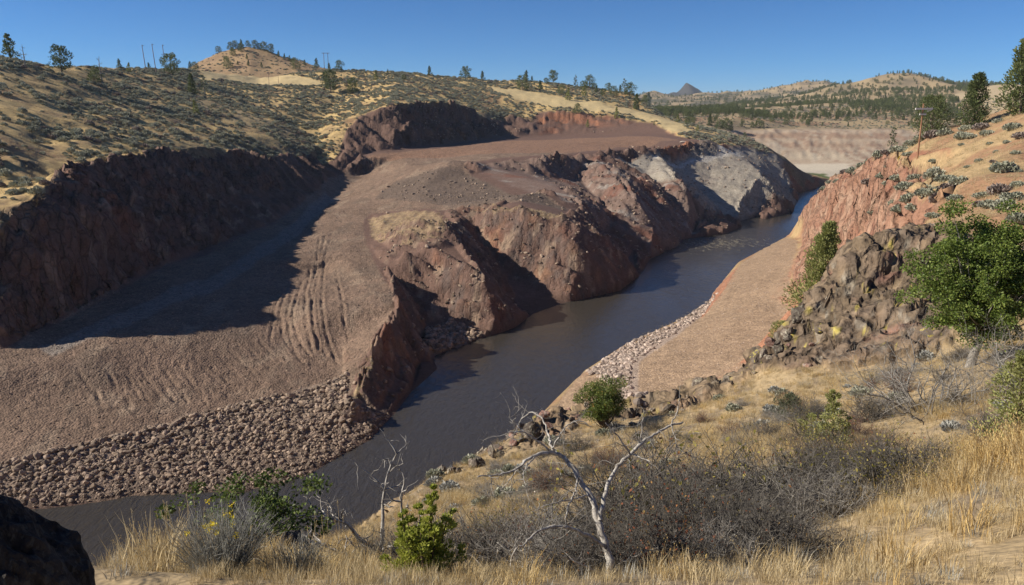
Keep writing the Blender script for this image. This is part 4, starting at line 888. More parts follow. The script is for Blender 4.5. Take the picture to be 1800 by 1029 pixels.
def rock_mat(name, dark, light, spot, scale=1.5, amount=0.6, bump=0.5):
    m, nt, b = new_mat(name); L = nt.links.new
    tc = nd(nt, 'ShaderNodeTexCoord'); oi = nd(nt, 'ShaderNodeObjectInfo')
    add = nd(nt, 'ShaderNodeVectorMath', operation='ADD'); L(tc.outputs['Object'], add.inputs[0]); L(oi.outputs['Location'], add.inputs[1])
    n1_ = nd(nt, 'ShaderNodeTexNoise', i_Scale=scale, i_Detail=6.0, i_Roughness=0.68); L(add.outputs[0], n1_.inputs['Vector'])
    n2_ = nd(nt, 'ShaderNodeTexNoise', i_Scale=scale * 2.3, i_Detail=5.0, i_Roughness=0.6, i_Distortion=0.5); L(add.outputs[0], n2_.inputs['Vector'])
    cr = nd(nt, 'ShaderNodeValToRGB'); e = cr.color_ramp.elements
    e[0].color = (*dark, 1); e[0].position = 0.33; e[1].color = (*light, 1); e[1].position = 0.68
    L(n1_.outputs['Fac'], cr.inputs[0])
    mr = nd(nt, 'ShaderNodeMapRange'); L(n2_.outputs['Fac'], mr.inputs[0]); mr.inputs[1].default_value = 0.52; mr.inputs[2].default_value = 0.60; mr.inputs[4].default_value = amount
    mx = nd(nt, 'ShaderNodeMix'); mx.data_type = 'RGBA'; L(mr.outputs[0], mx.inputs[0]); L(cr.outputs[0], mx.inputs[6]); mx.inputs[7].default_value = (*spot, 1)
    sc = nd(nt, 'ShaderNodeVectorMath', operation='SCALE'); L(mx.outputs[2], sc.inputs[0])
    L(mathn(nt, 'ADD', mathn(nt, 'MULTIPLY', oi.outputs['Random'], 0.95), 0.5), sc.inputs['Scale'])
    L(sc.outputs[0], b.inputs['Base Color'])
    bp = nd(nt, 'ShaderNodeBump', i_Strength=bump, i_Distance=0.12); L(n1_.outputs['Fac'], bp.inputs['Height']); L(bp.outputs[0], b.inputs['Normal'])
    return m

def plain_mat(name, col, rough=0.7, metal=0.0, var=0.35, scale=6.0):
    m, nt, b = new_mat(name); L = nt.links.new
    tc = nd(nt, 'ShaderNodeTexCoord'); nz = nd(nt, 'ShaderNodeTexNoise', i_Scale=scale, i_Detail=3.0); L(tc.outputs['Object'], nz.inputs['Vector'])
    f = mathn(nt, 'MULTIPLY_ADD', nz.outputs['Fac'], 2 * var); nt.nodes[-1].inputs[2].default_value = 1 - var
    sc = nd(nt, 'ShaderNodeVectorMath', operation='SCALE'); sc.inputs[0].default_value = col; L(f, sc.inputs['Scale']); L(sc.outputs[0], b.inputs['Base Color'])
    b.inputs['Roughness'].default_value = rough; b.inputs['Metallic'].default_value = metal
    return m

M = {
    'sage': leaf_mat('sagebrush_leaves', [(0.17, 0.175, 0.13), (0.32, 0.325, 0.24), (0.47, 0.465, 0.36)], trans=0.15),
    'sage_dry': leaf_mat('dry_brush_leaves', [(0.13, 0.10, 0.085), (0.24, 0.19, 0.165), (0.36, 0.31, 0.26)], trans=0.1),
    'juniper': leaf_mat('juniper_needles', [(0.05, 0.07, 0.028), (0.105, 0.135, 0.05), (0.20, 0.225, 0.085)], trans=0.2, scale=0.7),
    'juniper_grey': leaf_mat('grey_juniper_needles', [(0.07, 0.085, 0.05), (0.13, 0.15, 0.085), (0.22, 0.235, 0.14)], trans=0.2, scale=0.7),
    'juniper_yel': leaf_mat('young_juniper_needles', [(0.13, 0.15, 0.05), (0.27, 0.285, 0.095), (0.42, 0.42, 0.17)], trans=0.25, scale=1.5),
    'bright': leaf_mat('bright_juniper_needles', [(0.12, 0.16, 0.025), (0.30, 0.34, 0.055), (0.50, 0.52, 0.12)], trans=0.35, scale=4),
    'oak': leaf_mat('oak_leaves', [(0.05, 0.085, 0.018), (0.13, 0.185, 0.038), (0.26, 0.31, 0.075), (0.42, 0.30, 0.06)], rough=0.5, trans=0.28, scale=1.2),
    'oak_dark': leaf_mat('dark_oak_leaves', [(0.04, 0.065, 0.015), (0.095, 0.135, 0.03), (0.20, 0.24, 0.06), (0.34, 0.17, 0.04)], rough=0.5, trans=0.25, scale=2.0),
    'redleaf': leaf_mat('autumn_leaves', [(0.13, 0.06, 0.03), (0.30, 0.10, 0.05), (0.40, 0.29, 0.09), (0.45, 0.38, 0.14)], trans=0.3, scale=8),
    'yelleaf': leaf_mat('yellowing_leaves', [(0.10, 0.10, 0.02), (0.25, 0.22, 0.05), (0.44, 0.36, 0.11), (0.45, 0.15, 0.05)], trans=0.3, scale=8),
    'straw': leaf_mat('straw_grass', [(0.29, 0.22, 0.115), (0.50, 0.395, 0.22), (0.68, 0.57, 0.37)], trans=0.25, scale=1.5),
    'straw_gold': leaf_mat('golden_grass', [(0.36, 0.235, 0.09), (0.56, 0.40, 0.17), (0.72, 0.57, 0.29)], trans=0.25, scale=2),
    'greystem': leaf_mat('grey_stems', [(0.18, 0.18, 0.165), (0.33, 0.33, 0.30), (0.5, 0.49, 0.45)], trans=0.1, scale=4),
    'yellow_flower': leaf_mat('yellow_blossom', [(0.55, 0.40, 0.01), (0.80, 0.62, 0.02), (0.85, 0.72, 0.08)], trans=0.2, scale=20),
    'bark': bark_mat('juniper_bark', (0.06, 0.045, 0.035), (0.17, 0.13, 0.105)),
    'bark_pale': bark_mat('pale_bark', (0.14, 0.125, 0.11), (0.36, 0.33, 0.29)),
    'deadwood': bark_mat('bleached_deadwood', (0.20, 0.175, 0.15), (0.50, 0.475, 0.435), 22, 0.12, 0.5),
    'twig': bark_mat('dark_twigs', (0.05, 0.044, 0.038), (0.17, 0.155, 0.135), 20, 0.3, 0.0),
    'twig_grey': bark_mat('grey_twigs', (0.15, 0.135, 0.12), (0.34, 0.32, 0.29), 20, 0.3, 0.0),
    'twig_red': bark_mat('reddish_twigs', (0.08, 0.05, 0.042), (0.21, 0.15, 0.125), 20, 0.3, 0.0),
    'stone': rock_mat('river_stone', (0.17, 0.122, 0.088), (0.34, 0.255, 0.19), (0.40, 0.34, 0.28), 1.2, 0.4),
    'stone_pale': rock_mat('pale_stone', (0.27, 0.20, 0.16), (0.44, 0.36, 0.30), (0.5, 0.46, 0.42), 1.2, 0.4),
    'basalt': rock_mat('lichened_basalt', (0.075, 0.058, 0.047), (0.19, 0.155, 0.125), (0.38, 0.35, 0.27), 1.1, 0.65, 0.8),
    'basalt_yel': rock_mat('yellow_lichened_basalt', (0.09, 0.07, 0.055), (0.21, 0.17, 0.135), (0.52, 0.44, 0.09), 1.6, 0.7, 0.8),
    'basalt_red': rock_mat('reddish_basalt', (0.13, 0.07, 0.055), (0.27, 0.155, 0.12), (0.36, 0.33, 0.27), 1.3, 0.5, 0.8),
    'basalt_dark': rock_mat('dark_basalt', (0.028, 0.025, 0.024), (0.085, 0.075, 0.07), (0.17, 0.17, 0.15), 5.0, 0.5, 0.9),
    'white_slab': plain_mat('pale_concrete', (0.55, 0.47, 0.38), 0.85),
    'pole_wood': bark_mat('weathered_pole', (0.20, 0.10, 0.055), (0.38, 0.21, 0.125), 5, 0.08, 0.2),
    'pole_far': bark_mat('weathered_grey_pole', (0.19, 0.13, 0.11), (0.34, 0.24, 0.21), 5, 0.08, 0.0),
    'arm': plain_mat('bleached_crossarm', (0.62, 0.60, 0.57), 0.7),
    'insul': plain_mat('insulator_glaze', (0.22, 0.20, 0.20), 0.3),
    'wire': plain_mat('steel_wire', (0.30, 0.29, 0.28), 0.4, 0.6),
    'yellow': plain_mat('yellow_plastic', (0.72, 0.52, 0.05), 0.45),
    'white_wall': plain_mat('white_siding', (0.78, 0.77, 0.74), 0.7, var=0.1),
    'dark_roof': plain_mat('grey_roof', (0.55, 0.55, 0.55), 0.6),
    'glass': plain_mat('window_glass', (0.05, 0.06, 0.07), 0.15, var=0.1),
}

# ---------------------------------------------------------------- scene-graph helpers
def link(name, me, parent=None, loc=(0, 0, 0), rot=(0, 0, 0), scale=1.0):
    o = bpy.data.objects.new(name, me); COL.objects.link(o)
    o.location = loc; o.rotation_euler = rot
    o.scale = (scale,) * 3 if np.ndim(scale) == 0 else scale
    if parent is not None: o.parent = parent
    return o

def tag(o, label, cat, group=None):
    o['label'] = label; o['category'] = cat
    if group: o['group'] = group
    return o

def ground_pt(x, y, sink=0.0): return (float(x), float(y), float(height_at(x, y)) - sink)

def instances(name, protos, pts, rotz, scl, kind, tilt=0.15):
    """one object that scatters the meshes of existing objects over points"""
    me = bpy.data.meshes.new(name); n = len(pts)
    me.vertices.add(n); me.vertices.foreach_set('co', np.asarray(pts, dtype=np.float32).ravel())
    me.attributes.new('spin', 'FLOAT_VECTOR', 'POINT').data.foreach_set('vector', np.stack([RNG.uniform(-tilt, tilt, n), RNG.uniform(-tilt, tilt, n), rotz], 1).astype(np.float32).ravel())
    s = np.asarray(scl, dtype=np.float32); s = np.stack([s] * 3, 1) if s.ndim == 1 else s
    me.attributes.new('grow', 'FLOAT_VECTOR', 'POINT').data.foreach_set('vector', s.ravel())
    me.attributes.new('sort', 'INT', 'POINT').data.foreach_set('value', np.asarray(kind, dtype=np.int32))
    o = bpy.data.objects.new(name, me); COL.objects.link(o); o['kind'] = 'stuff'
    ng = bpy.data.node_groups.new(name + '_scatter', 'GeometryNodeTree')
    ng.interface.new_socket('Geometry', in_out='INPUT', socket_type='NodeSocketGeometry')
    ng.interface.new_socket('Geometry', in_out='OUTPUT', socket_type='NodeSocketGeometry')
    gi = ng.nodes.new('NodeGroupInput'); go = ng.nodes.new('NodeGroupOutput'); jn = ng.nodes.new('GeometryNodeJoinGeometry')
    def named(nm, typ):
        a = ng.nodes.new('GeometryNodeInputNamedAttribute'); a.data_type = typ; a.inputs['Name'].default_value = nm; return a.outputs['Attribute']
    spin = named('spin', 'FLOAT_VECTOR'); grow_ = named('grow', 'FLOAT_VECTOR'); sort = named('sort', 'INT')
    e2r = ng.nodes.new('FunctionNodeEulerToRotation'); ng.links.new(spin, e2r.inputs[0])
    for k, group in enumerate(protos):
        for p in (group if isinstance(group, (list, tuple)) else [group]):
            oi = ng.nodes.new('GeometryNodeObjectInfo'); oi.transform_space = 'ORIGINAL'; oi.inputs['Object'].default_value = p
            cmp_ = ng.nodes.new('FunctionNodeCompare'); cmp_.data_type = 'INT'; cmp_.operation = 'EQUAL'
            ins = [s_ for s_ in cmp_.inputs if s_.type == 'INT']; ng.links.new(sort, ins[0]); ins[1].default_value = k
            iop = ng.nodes.new('GeometryNodeInstanceOnPoints')
            ng.links.new(gi.outputs[0], iop.inputs['Points']); ng.links.new(cmp_.outputs[0], iop.inputs['Selection'])
            ng.links.new(oi.outputs['Geometry'], iop.inputs['Instance']); ng.links.new(e2r.outputs[0], iop.inputs['Rotation']); ng.links.new(grow_, iop.inputs['Scale'])
            ng.links.new(iop.outputs[0], jn.inputs[0])
    ng.links.new(jn.outputs[0], go.inputs[0])
    md = o.modifiers.new('scatter', 'NODES'); md.node_group = ng
    return o

# ---------------------------------------------------------------- plant and stone prototypes (meshes of about one metre)
def sage_mesh(seed, mat, n=230, name='sagebrush'):
    rng = np.random.default_rng(seed); b = Buf()
    for k in range(7):
        a = rng.uniform(0, 6.28); d = np.array([math.cos(a) * 0.8, math.sin(a) * 0.8, rng.uniform(0.5, 1.2)])
        p = bend_path((0, 0, -0.12), d, 0.5, 3, rng, 0.2); tube(b, p, [0.022, 0.016, 0.01, 0.005], 3, False)
    lob = unit(rng.normal(size=(9, 3))); lob[:, 2] = np.abs(lob[:, 2])
    u = unit(rng.normal(size=(n, 3))); u[:, 2] = np.abs(u[:, 2]) * 0.9 + 0.02
    bulge = 0.78 + 0.34 * np.max(np.clip((u @ lob.T - 0.72) / 0.28, 0, 1), axis=1)
    rr = (rng.uniform(0.35, 1.0, n) ** 0.45) * bulge
    C = u * rr[:, None] * np.array([0.52, 0.52, 0.62]); C[:, 2] += 0.03
    D = u * 0.7 + np.array([0, 0, 0.8]) + rng.normal(size=(n, 3)) * 0.35
    leaf_quads(b, C, D, 0.24, 0.11, rng)
    return b.mesh(name, mat)

def conifer(seed, h, w, n, leaf, style='round', clumps=26, crown_from=0.12):
    """trunk mesh and crown mesh of one tree of height h and width w"""
    rng = np.random.default_rng(seed); tb = Buf(); cb = Buf()
    lean = rng.normal(size=2) * 0.04
    k = 7; zz = np.linspace(-0.3, h * 0.93, k)
    cx = lean[0] * zz + 0.025 * h * rng.normal(size=k).cumsum() * 0.3; cy = lean[1] * zz + 0.025 * h * rng.normal(size=k).cumsum() * 0.3
    cx -= cx[0]; cy -= cy[0]
    r0 = 0.032 * h
    tube(tb, np.stack([cx, cy, zz], 1), np.linspace(r0, 0.012 * h * 0.3, k) * np.array([1.35] + [1] * (k - 1)), 7)
    def env(t):
        if style == 'cone': return np.clip((1.03 - t), 0, 1) ** 0.75 * np.clip((t + 0.12) / 0.2, 0, 1)
        if style == 'tall': return np.clip((1.03 - t), 0, 1) ** 0.55 * np.clip((t + 0.2) / 0.3, 0, 1) * 0.9
        return np.sqrt(np.clip(1 - ((t - 0.42) / 0.62) ** 2, 0.02, 1))
    cl = []
    for i in range(clumps):
        t = (i + rng.uniform(0, 1)) / clumps; a = i * 2.4 + rng.uniform(-0.6, 0.6)
        e = env(np.array([t]))[0] * w * 0.5
        rad = e * rng.uniform(0.3, 0.95)
        z = (crown_from + t * (1 - crown_from)) * h * 0.97
        axx = np.interp(z, zz, cx); axy = np.interp(z, zz, cy)
        c_ = np.array([axx + math.cos(a) * rad, axy + math.sin(a) * rad, z])
        cl.append((c_, a, t, e))
        zb = max(0.1 * h, z - 0.35 * rad - 0.03 * h); sx = np.interp(zb, zz, cx); sy = np.interp(zb, zz, cy)
        p = np.array([[sx, sy, zb], [(sx + c_[0]) / 2, (sy + c_[1]) / 2, (zb + z) / 2 - 0.04 * rad], c_])
        tube(tb, p, [r0 * 0.32 * (1 - 0.6 * t), r0 * 0.22 * (1 - 0.6 * t), r0 * 0.07], 4, False)
    per = max(8, n // clumps)
    for c_, a, t, e in cl:
        s = (0.20 + 0.16 * rng.uniform()) * (0.4 * w * env(np.array([t]))[0] + 0.12 * w) * 1.5
        u = unit(rng.normal(size=(per, 3))) * (rng.uniform(0.15, 1, per) ** 0.5)[:, None] * np.array([1.0, 1.0, 0.75]) * s
        C = c_ + u
        out = np.array([math.cos(a), math.sin(a), 0.0])
        D = unit(u) * 0.8 + out * 0.5 + np.array([0, 0, 0.75]) + rng.normal(size=(per, 3)) * 0.3
        leaf_quads(cb, C, D, leaf, leaf * 0.42, rng)
    return tb, cb

def rock_mesh(seed, mat, name='boulder', cuts=9, sub=2, squash=(1, 1, 0.75), rough=0.10):
    """an angular, weathered boulder: a ball cut by flat faces, then roughened"""
    rng = np.random.default_rng(seed); bm = bmesh.new()
    bmesh.ops.create_icosphere(bm, subdivisions=sub, radius=1.0)
    N = unit(rng.normal(size=(cuts, 3))); dd = rng.uniform(0.50, 0.86, cuts)
    p = np.array([v.co[:] for v in bm.verts])
    for n_, d_ in zip(N, dd):
        p = p - n_ * (np.clip(p @ n_ - d_, 0, None) * 0.96)[:, None]
    k = fbm(p[:, 0] * 1.7 + p[:, 2] * 1.3 + seed, p[:, 1] * 1.7 - p[:, 2] * 1.1, 3, seed % 97)
    if sub >= 3: k = k + 0.7 * ridged(p[:, 0] * 2.6 + p[:, 2] * 2.1, p[:, 1] * 2.6 + p[:, 2] * 1.7 + seed, 3, seed % 89)
    p = p * (1 + rough * k)[:, None] * np.array(squash) * 0.62
    for v, q in zip(bm.verts, p): v.co = Vector(q)
    me = bpy.data.meshes.new(name); bm.to_mesh(me); bm.free(); me.materials.append(mat)
    return me

def grass_tuft(seed, mat, blades=26, h=0.45, name='grass_tuft', spread=0.16, seedhead=False, w=0.006):
    rng = np.random.default_rng(seed); b = Buf()
    for i in range(blades):
        a = rng.uniform(0, 6.28); r = spread * rng.uniform(0, 1) ** 0.6
        base = np.array([math.cos(a) * r, math.sin(a) * r, -0.03]); lean = rng.uniform(0.05, 0.5)
        a2 = a + rng.normal() * 0.7; L = h * rng.uniform(0.55, 1.15)
        d = np.array([math.cos(a2) * lean, math.sin(a2) * lean, 1.0]); d /= np.linalg.norm(d)
        side = np.array([-math.sin(a2 + rng.normal()), math.cos(a2), 0.0]) * w * rng.uniform(0.7, 1.4)
        m1 = base + d * L * 0.55; tip = base + d * L + np.array([math.cos(a2), math.sin(a2), -0.35]) * L * lean * 0.45
        V = [base - side, base + side, m1 + side * 0.8, m1 - side * 0.8, tip]
        b.add(V[:4], [[0, 1, 2, 3]]); b.add([V[3], V[2], V[4]], [[0, 1, 2]])
        if seedhead and rng.uniform() < 0.5:
            C = tip + rng.normal(size=(5, 3)) * 0.012 - d * np.linspace(0, 0.06, 5)[:, None]
            leaf_quads(b, C, np.tile(d, (5, 1)), 0.03, 0.008, rng)
    return b.mesh(name, mat)

def twig_shrub(seed, h, w, stems, depth, rng_kw=None, leaves=0, leaf=0.03, twig_r=0.012, up=0.04, kids=(3, 4), shrink=0.62, wob=0.22, spread=0.75):
    rng = np.random.default_rng(seed); tb = Buf(); lb = Buf(); tips = []
    for s in range(stems):
        a = rng.uniform(0, 6.28); o = rng.uniform(0, 1) ** 0.5
        d = np.array([math.cos(a) * o * w / h, math.sin(a) * o * w / h, 1.0])
        base = np.array([math.cos(a) * o * 0.12 * w, math.sin(a) * o * 0.12 * w, -0.08])
        grow(tb, base, d, h * rng.uniform(0.45, 0.75), twig_r * rng.uniform(0.6, 1.2), depth, rng, tips, wob, up, 4, kids, spread, shrink)
    if leaves and tips:
        pick = rng.integers(0, len(tips), leaves)
        C = np.array([tips[i][2][rng.integers(0, len(tips[i][2]))] for i in pick]) + rng.normal(size=(leaves, 3)) * leaf * 0.4
        leaf_quads(lb, C, rng.normal(size=(leaves, 3)) + np.array([0, 0, 0.3]), leaf, leaf * 0.55, rng, 0.1)
    return tb, lb, tips
# ---------------------------------------------------------------- what grows and lies farther off
def project(x, y, z):
    cp, sp = math.cos(PITCH), math.sin(PITCH)
    dep = y * cp - (z - CAM_Z) * sp; v = y * sp + (z - CAM_Z) * cp
    return x / dep, v / dep, dep
def in_view(x, y, z, m=0.0):
    u, v, dep = project(x, y, z)
    return (np.abs(u) < 0.667 + m) & (np.abs(v) < 0.382 + m)
def sees(x, y, z):
    """is the line from the path's viewpoint to this place clear of ground"""
    ok = np.ones(len(x), dtype=bool)
    for s in np.linspace(0.04, 0.985, 70):
        ok &= height_at(x * s, y * s) < CAM_Z + (z - CAM_Z) * s + 0.3
    return ok
def mask_at(A, x, y): return height_at(x, y, A)
def jitter_grid(x0, x1, y0, y1, step, seed):
    rng = np.random.default_rng(seed)
    gx, gy = np.meshgrid(np.arange(x0, x1, step), np.arange(y0, y1, step))
    return gx.ravel() + rng.uniform(-.5, .5, gx.size) * step, gy.ravel() + rng.uniform(-.5, .5, gx.size) * step

# sagebrush over the left hillside
SAGE = [sage_mesh(200 + k, M['sage'] if k < 5 else M['sage_dry']) for k in range(6)]
hx, hy = jitter_grid(-380, 190, 150, 900, 2.6, 1)
hillmask = (hill * (1 - zField) * (1 - sstep(0.9, 1.3, SL)))
dens = 0.14 + 0.80 * sstep(-0.15, 0.3, fbm(hx / 30, hy / 22, 4, 300)) + 0.25 * sstep(400, 520, hy)
dens *= 0.55 + 0.45 * sstep(170, 260, hy)
dens = np.where((hy > 760) & (hx < -150), 0.12, dens)
hz = height_at(hx, hy)
keep = (RNG.uniform(0, 1, len(hx)) < dens * (mask_at(hillmask, hx, hy) > 0.5)) & in_view(hx, hy, hz, 0.06)
hx, hy, hz = hx[keep], hy[keep], hz[keep]
vis = sees(hx, hy, hz + 0.8)
hx, hy, hz = hx[vis], hy[vis], hz[vis]
hs_ = RNG.uniform(1.6, 3.6, len(hx)) * np.where(RNG.uniform(0, 1, len(hx)) < 0.4, 0.55, 1.0)
hk = RNG.integers(0, 6, len(hx)); hk[(hk == 5) & (RNG.uniform(0, 1, len(hx)) < 0.5)] = 2
size_px = hs_ / np.hypot(hx, hy) * (in_view(hx, hy, hz))
order = np.argsort(-size_px)
one, rest = order[:300], order[300:]
sage_proto = [None] * 6
for i in one:
    k = int(hk[i]); s = float(hs_[i])
    o = link('sagebrush', SAGE[k], None, (hx[i], hy[i], hz[i] - 0.05), (0, 0, RNG.uniform(0, 6.28)), (s, s, s * RNG.uniform(0.65, 0.9)))
    if hy[i] < 235: lab = 'grey-green sagebrush on the grassy slope just above the shaded left cliff'
    else:
        q_ = hx[i] / hy[i]
        lab = 'small grey-green sagebrush on the upper hillside ' + ('at the far left under the ragged conifer' if q_ < -0.56 else 'below the three bare skyline poles' if q_ < -0.44 else 'below the cone-shaped butte' if q_ < -0.27 else 'above the shaded quarry wall')
    tag(o, lab, 'shrub', 'sagebrush on the left hillside above the cliff' if hy[i] < 235 else 'sagebrush scattered on the upper left hillside')
    if sage_proto[k] is None: sage_proto[k] = o
for k in range(6):
    if sage_proto[k] is None: sage_proto[k] = next(p for p in sage_proto if p)
sc3 = np.stack([hs_, hs_, hs_ * RNG.uniform(0.6, 0.9, len(hs_))], 1)

# trees: meshes of a few kinds, at unit height
TREE = {}
def tree_kind(name, seeds, mat, bark, **kw):
    TREE[name] = []
    for sd in seeds:
        t_, c_ = conifer(sd, 1.0, **kw)
        TREE[name].append((t_.mesh('trunk', M[bark], True), c_.mesh('crown', M[mat])))
tree_kind('cone', (1, 2), 'juniper', 'bark', w=0.62, n=900, leaf=0.085, style='cone', clumps=24, crown_from=0.08)
tree_kind('bush', (3, 4, 5), 'juniper', 'bark', w=0.95, n=1100, leaf=0.085, style='round', clumps=26, crown_from=0.10)
tree_kind('tall', (6, 7), 'juniper', 'bark', w=0.58, n=1500, leaf=0.07, style='tall', clumps=34, crown_from=0.06)
tree_kind('open', (8, 9, 10), 'juniper', 'bark', w=0.82, n=1300, leaf=0.075, style='round', clumps=20, crown_from=0.25)
tree_kind('thin', (11, 12), 'juniper_grey', 'bark_pale', w=0.55, n=420, leaf=0.07, style='tall', clumps=16, crown_from=0.15)
tree_kind('young', (13, 14), 'juniper_yel', 'bark', w=0.55, n=700, leaf=0.09, style='cone', clumps=20, crown_from=0.04)
tree_kind('pine', (15,), 'juniper', 'bark', w=0.62, n=900, leaf=0.08, style='tall', clumps=16, crown_from=0.2)
def snag_mesh(seed):
    rng = np.random.default_rng(seed); b = Buf(); tips = []
    p = bend_path((0, 0, -0.03), (rng.normal() * 0.05, 0, 1), 1.0, 7, rng, 0.04); tube(b, p, np.linspace(0.034, 0.006, 8), 6)
    g = Buf()
    for k in range(13):
        i = 2 + k % 5; a = rng.uniform(0, 6.28)
        grow(g, p[i], (math.cos(a), math.sin(a), 0.25), 0.26 * (1.15 - i / 8), 0.010, 1, rng, tips, 0.2, 0.03, 4, (2, 3), 0.6, 0.6)
    return b.mesh('trunk', M['twig_grey'], True), g.mesh('branches', M['twig_grey'])
TREE['snag'] = [snag_mesh(21), snag_mesh(22)]

def plant_tree(name, kind, x, y, h, label, group=None, cat='tree', idx=None, lean=0.0):
    v = TREE[kind][(idx if idx is not None else int(abs(x * 7 + y * 3))) % len(TREE[kind])]
    e = link(name, None, None, ground_pt(x, y, 0.03 * h), (lean, 0, RNG.uniform(0, 6.28)), float(h))
    e.empty_display_size = 0.1
    link('trunk', v[0], e); link('branches' if kind == 'snag' else 'crown', v[1], e)
    return tag(e, label, cat, group)

WORDS = ['first', 'second', 'third', 'fourth', 'fifth', 'sixth', 'seventh', 'eighth', 'ninth', 'tenth', 'eleventh', 'twelfth', 'thirteenth', 'fourteenth', 'fifteenth', 'sixteenth',
         'seventeenth', 'eighteenth', 'nineteenth', 'twentieth', 'twenty-first', 'twenty-second', 'twenty-third', 'twenty-fourth', 'twenty-fifth', 'twenty-sixth', 'twenty-seventh', 'twenty-eighth', 'twenty-ninth', 'thirtieth',
         'thirty-first', 'thirty-second', 'thirty-third', 'thirty-fourth', 'thirty-fifth', 'thirty-sixth']
LOOK = {'pine': 'tall ragged dark conifer', 'snag': 'bare grey dead tree', 'open': 'open-crowned grey-green juniper', 'bush': 'rounded dark juniper', 'cone': 'small pointed dark juniper',
        'tall': 'tall dark green juniper', 'thin': 'thin sparse greyish juniper', 'young': 'small yellow-green young juniper'}
spots = {}
for t_ in HILL_TREES:
    x, y = t_[0], t_[1]; ratio = x / y
    if y > 745 and ratio < -0.15: place = 'butte'
    elif ratio < -0.30: place = 'left'
    elif ratio < 0.0: place = 'middle'
    elif ratio < 0.19: place = 'right'
    else: place = 'end'
    spots.setdefault(place, []).append(t_)
PHRASE = {'butte': ('on and around the cone-shaped butte', 'trees on the butte'), 'left': ('on the far-left hillside', 'trees on the far-left hillside'),
          'middle': ('on the ridge right of the butte', 'trees along the middle ridge'), 'right': ('above the quarry terrace', 'trees on the ridge above the quarry'),
          'end': ('on the ridge end by the reservoir', 'trees at the ridge end')}
for place, lst in spots.items():
    lst.sort(key=lambda t_: t_[0] / t_[1])
    for i, (x, y, h_, kind) in enumerate(lst):
        plant_tree('dead_tree' if kind == 'snag' else 'juniper_tree', kind, x, y, h_ * 1.08, '%s, %s from the left %s' % (LOOK[kind], WORDS[i], PHRASE[place][0]), PHRASE[place][1], idx=i)

# the wooded country behind the reservoir
def far_trees(x0, x1, y0, y1, step, seed, amin=0.07):
    x, y = jitter_grid(x0, x1, y0, y1, step, seed)
    m = (np.arctan2(x, y) > amin) & (np.arctan2(x, y) < 0.64)
    x, y = x[m], y[m]; z = height_at(x, y)
    d = sstep(-0.35, 0.45, fbm(x / 170, y / 170, 4, 310)) * 0.95 + 0.16
    d = d * (mask_at(zRes, x, y) < 0.2) * (mask_at(zFF, x, y) < 0.3) * (z > 37)
    d = np.where((y < 985) & (x > 300), d * 0.22, d)
    k = (RNG.uniform(0, 1, len(x)) < d) & in_view(x, y, z, 0.04)
    x, y, z = x[k], y[k], z[k]; s = sees(x, y, z + 4.0)
    return x[s], y[s], z[s]
fx, fy, fz = [np.concatenate(a) for a in zip(far_trees(60, 900, 880, 1500, 10.5, 41), far_trees(100, 1500, 1500, 2300, 15, 42), far_trees(150, 1900, 2300, 4600, 27, 43))]
fh = RNG.uniform(4.5, 9.5, len(fx)); fk = RNG.integers(0, 5, len(fx))
order = np.argsort(np.hypot(fx, fy) / fh)
n_one = 215
FK = [('cone', 0), ('bush', 0), ('bush', 1), ('cone', 1), ('bush', 2)]
for i in order[:n_one]:
    kd, ix = FK[fk[i]]
    plant_tree('juniper_tree', kd, fx[i], fy[i], fh[i], 'small dark juniper in the open woodland behind the drained reservoir', 'junipers in the woodland behind the reservoir', idx=ix)
rest_t = order[n_one:]
pt = np.stack([fx, fy, fz - 0.2], 1)[rest_t]
proto_far = [[bpy.data.objects.new('unused', None)]]
proto_list = []
for kd, ix in FK:
    par = next(o for o in bpy.data.objects if o.type == 'MESH' and o.data is TREE[kd][ix][1]) if any(o.type == 'MESH' and o.data is TREE[kd][ix][1] for o in bpy.data.objects) else None
    tru = next((o for o in bpy.data.objects if o.type == 'MESH' and o.data is TREE[kd][ix][0]), None)
    proto_list.append([par, tru])
bpy.data.objects.remove(proto_far[0][0])
wood = instances('distant_woodland', proto_list, pt, RNG.uniform(0, 6.28, len(pt)), fh[rest_t], fk[rest_t], 0.03)
tag(wood, 'dark juniper woodland covering the distant hills behind the reservoir', 'woodland')
# brush on the slopes across the reservoir and the rest of the hillside brush
bx_, by_ = jitter_grid(150, 760, 885, 1250, 5.2, 51)
bz_ = height_at(bx_, by_)
k = (RNG.uniform(0, 1, len(bx_)) < 0.25 + 0.6 * sstep(-0.2, 0.4, fbm(bx_ / 60, by_ / 60, 3, 320))) & (mask_at(zRes, bx_, by_) < 0.2) & (bz_ > 36) & in_view(bx_, by_, bz_) 
bx_, by_, bz_ = bx_[k], by_[k], bz_[k]
s_ = RNG.uniform(1.6, 3.0, len(bx_))
brush2 = instances('distant_brush', sage_proto, np.stack([bx_, by_, bz_], 1), RNG.uniform(0, 6.28, len(bx_)), np.stack([s_, s_, s_ * 0.7], 1), RNG.integers(0, 6, len(bx_)), 0.1)
tag(brush2, 'grey brush dotted over the slopes across the reservoir', 'brush')
brush = instances('hillside_brush', sage_proto, np.stack([hx, hy, hz - 0.05], 1)[rest], RNG.uniform(0, 6.28, len(rest)), sc3[rest], hk[rest], 0.1)
tag(brush, 'grey-green sagebrush covering the upper hillside left of the river', 'brush')

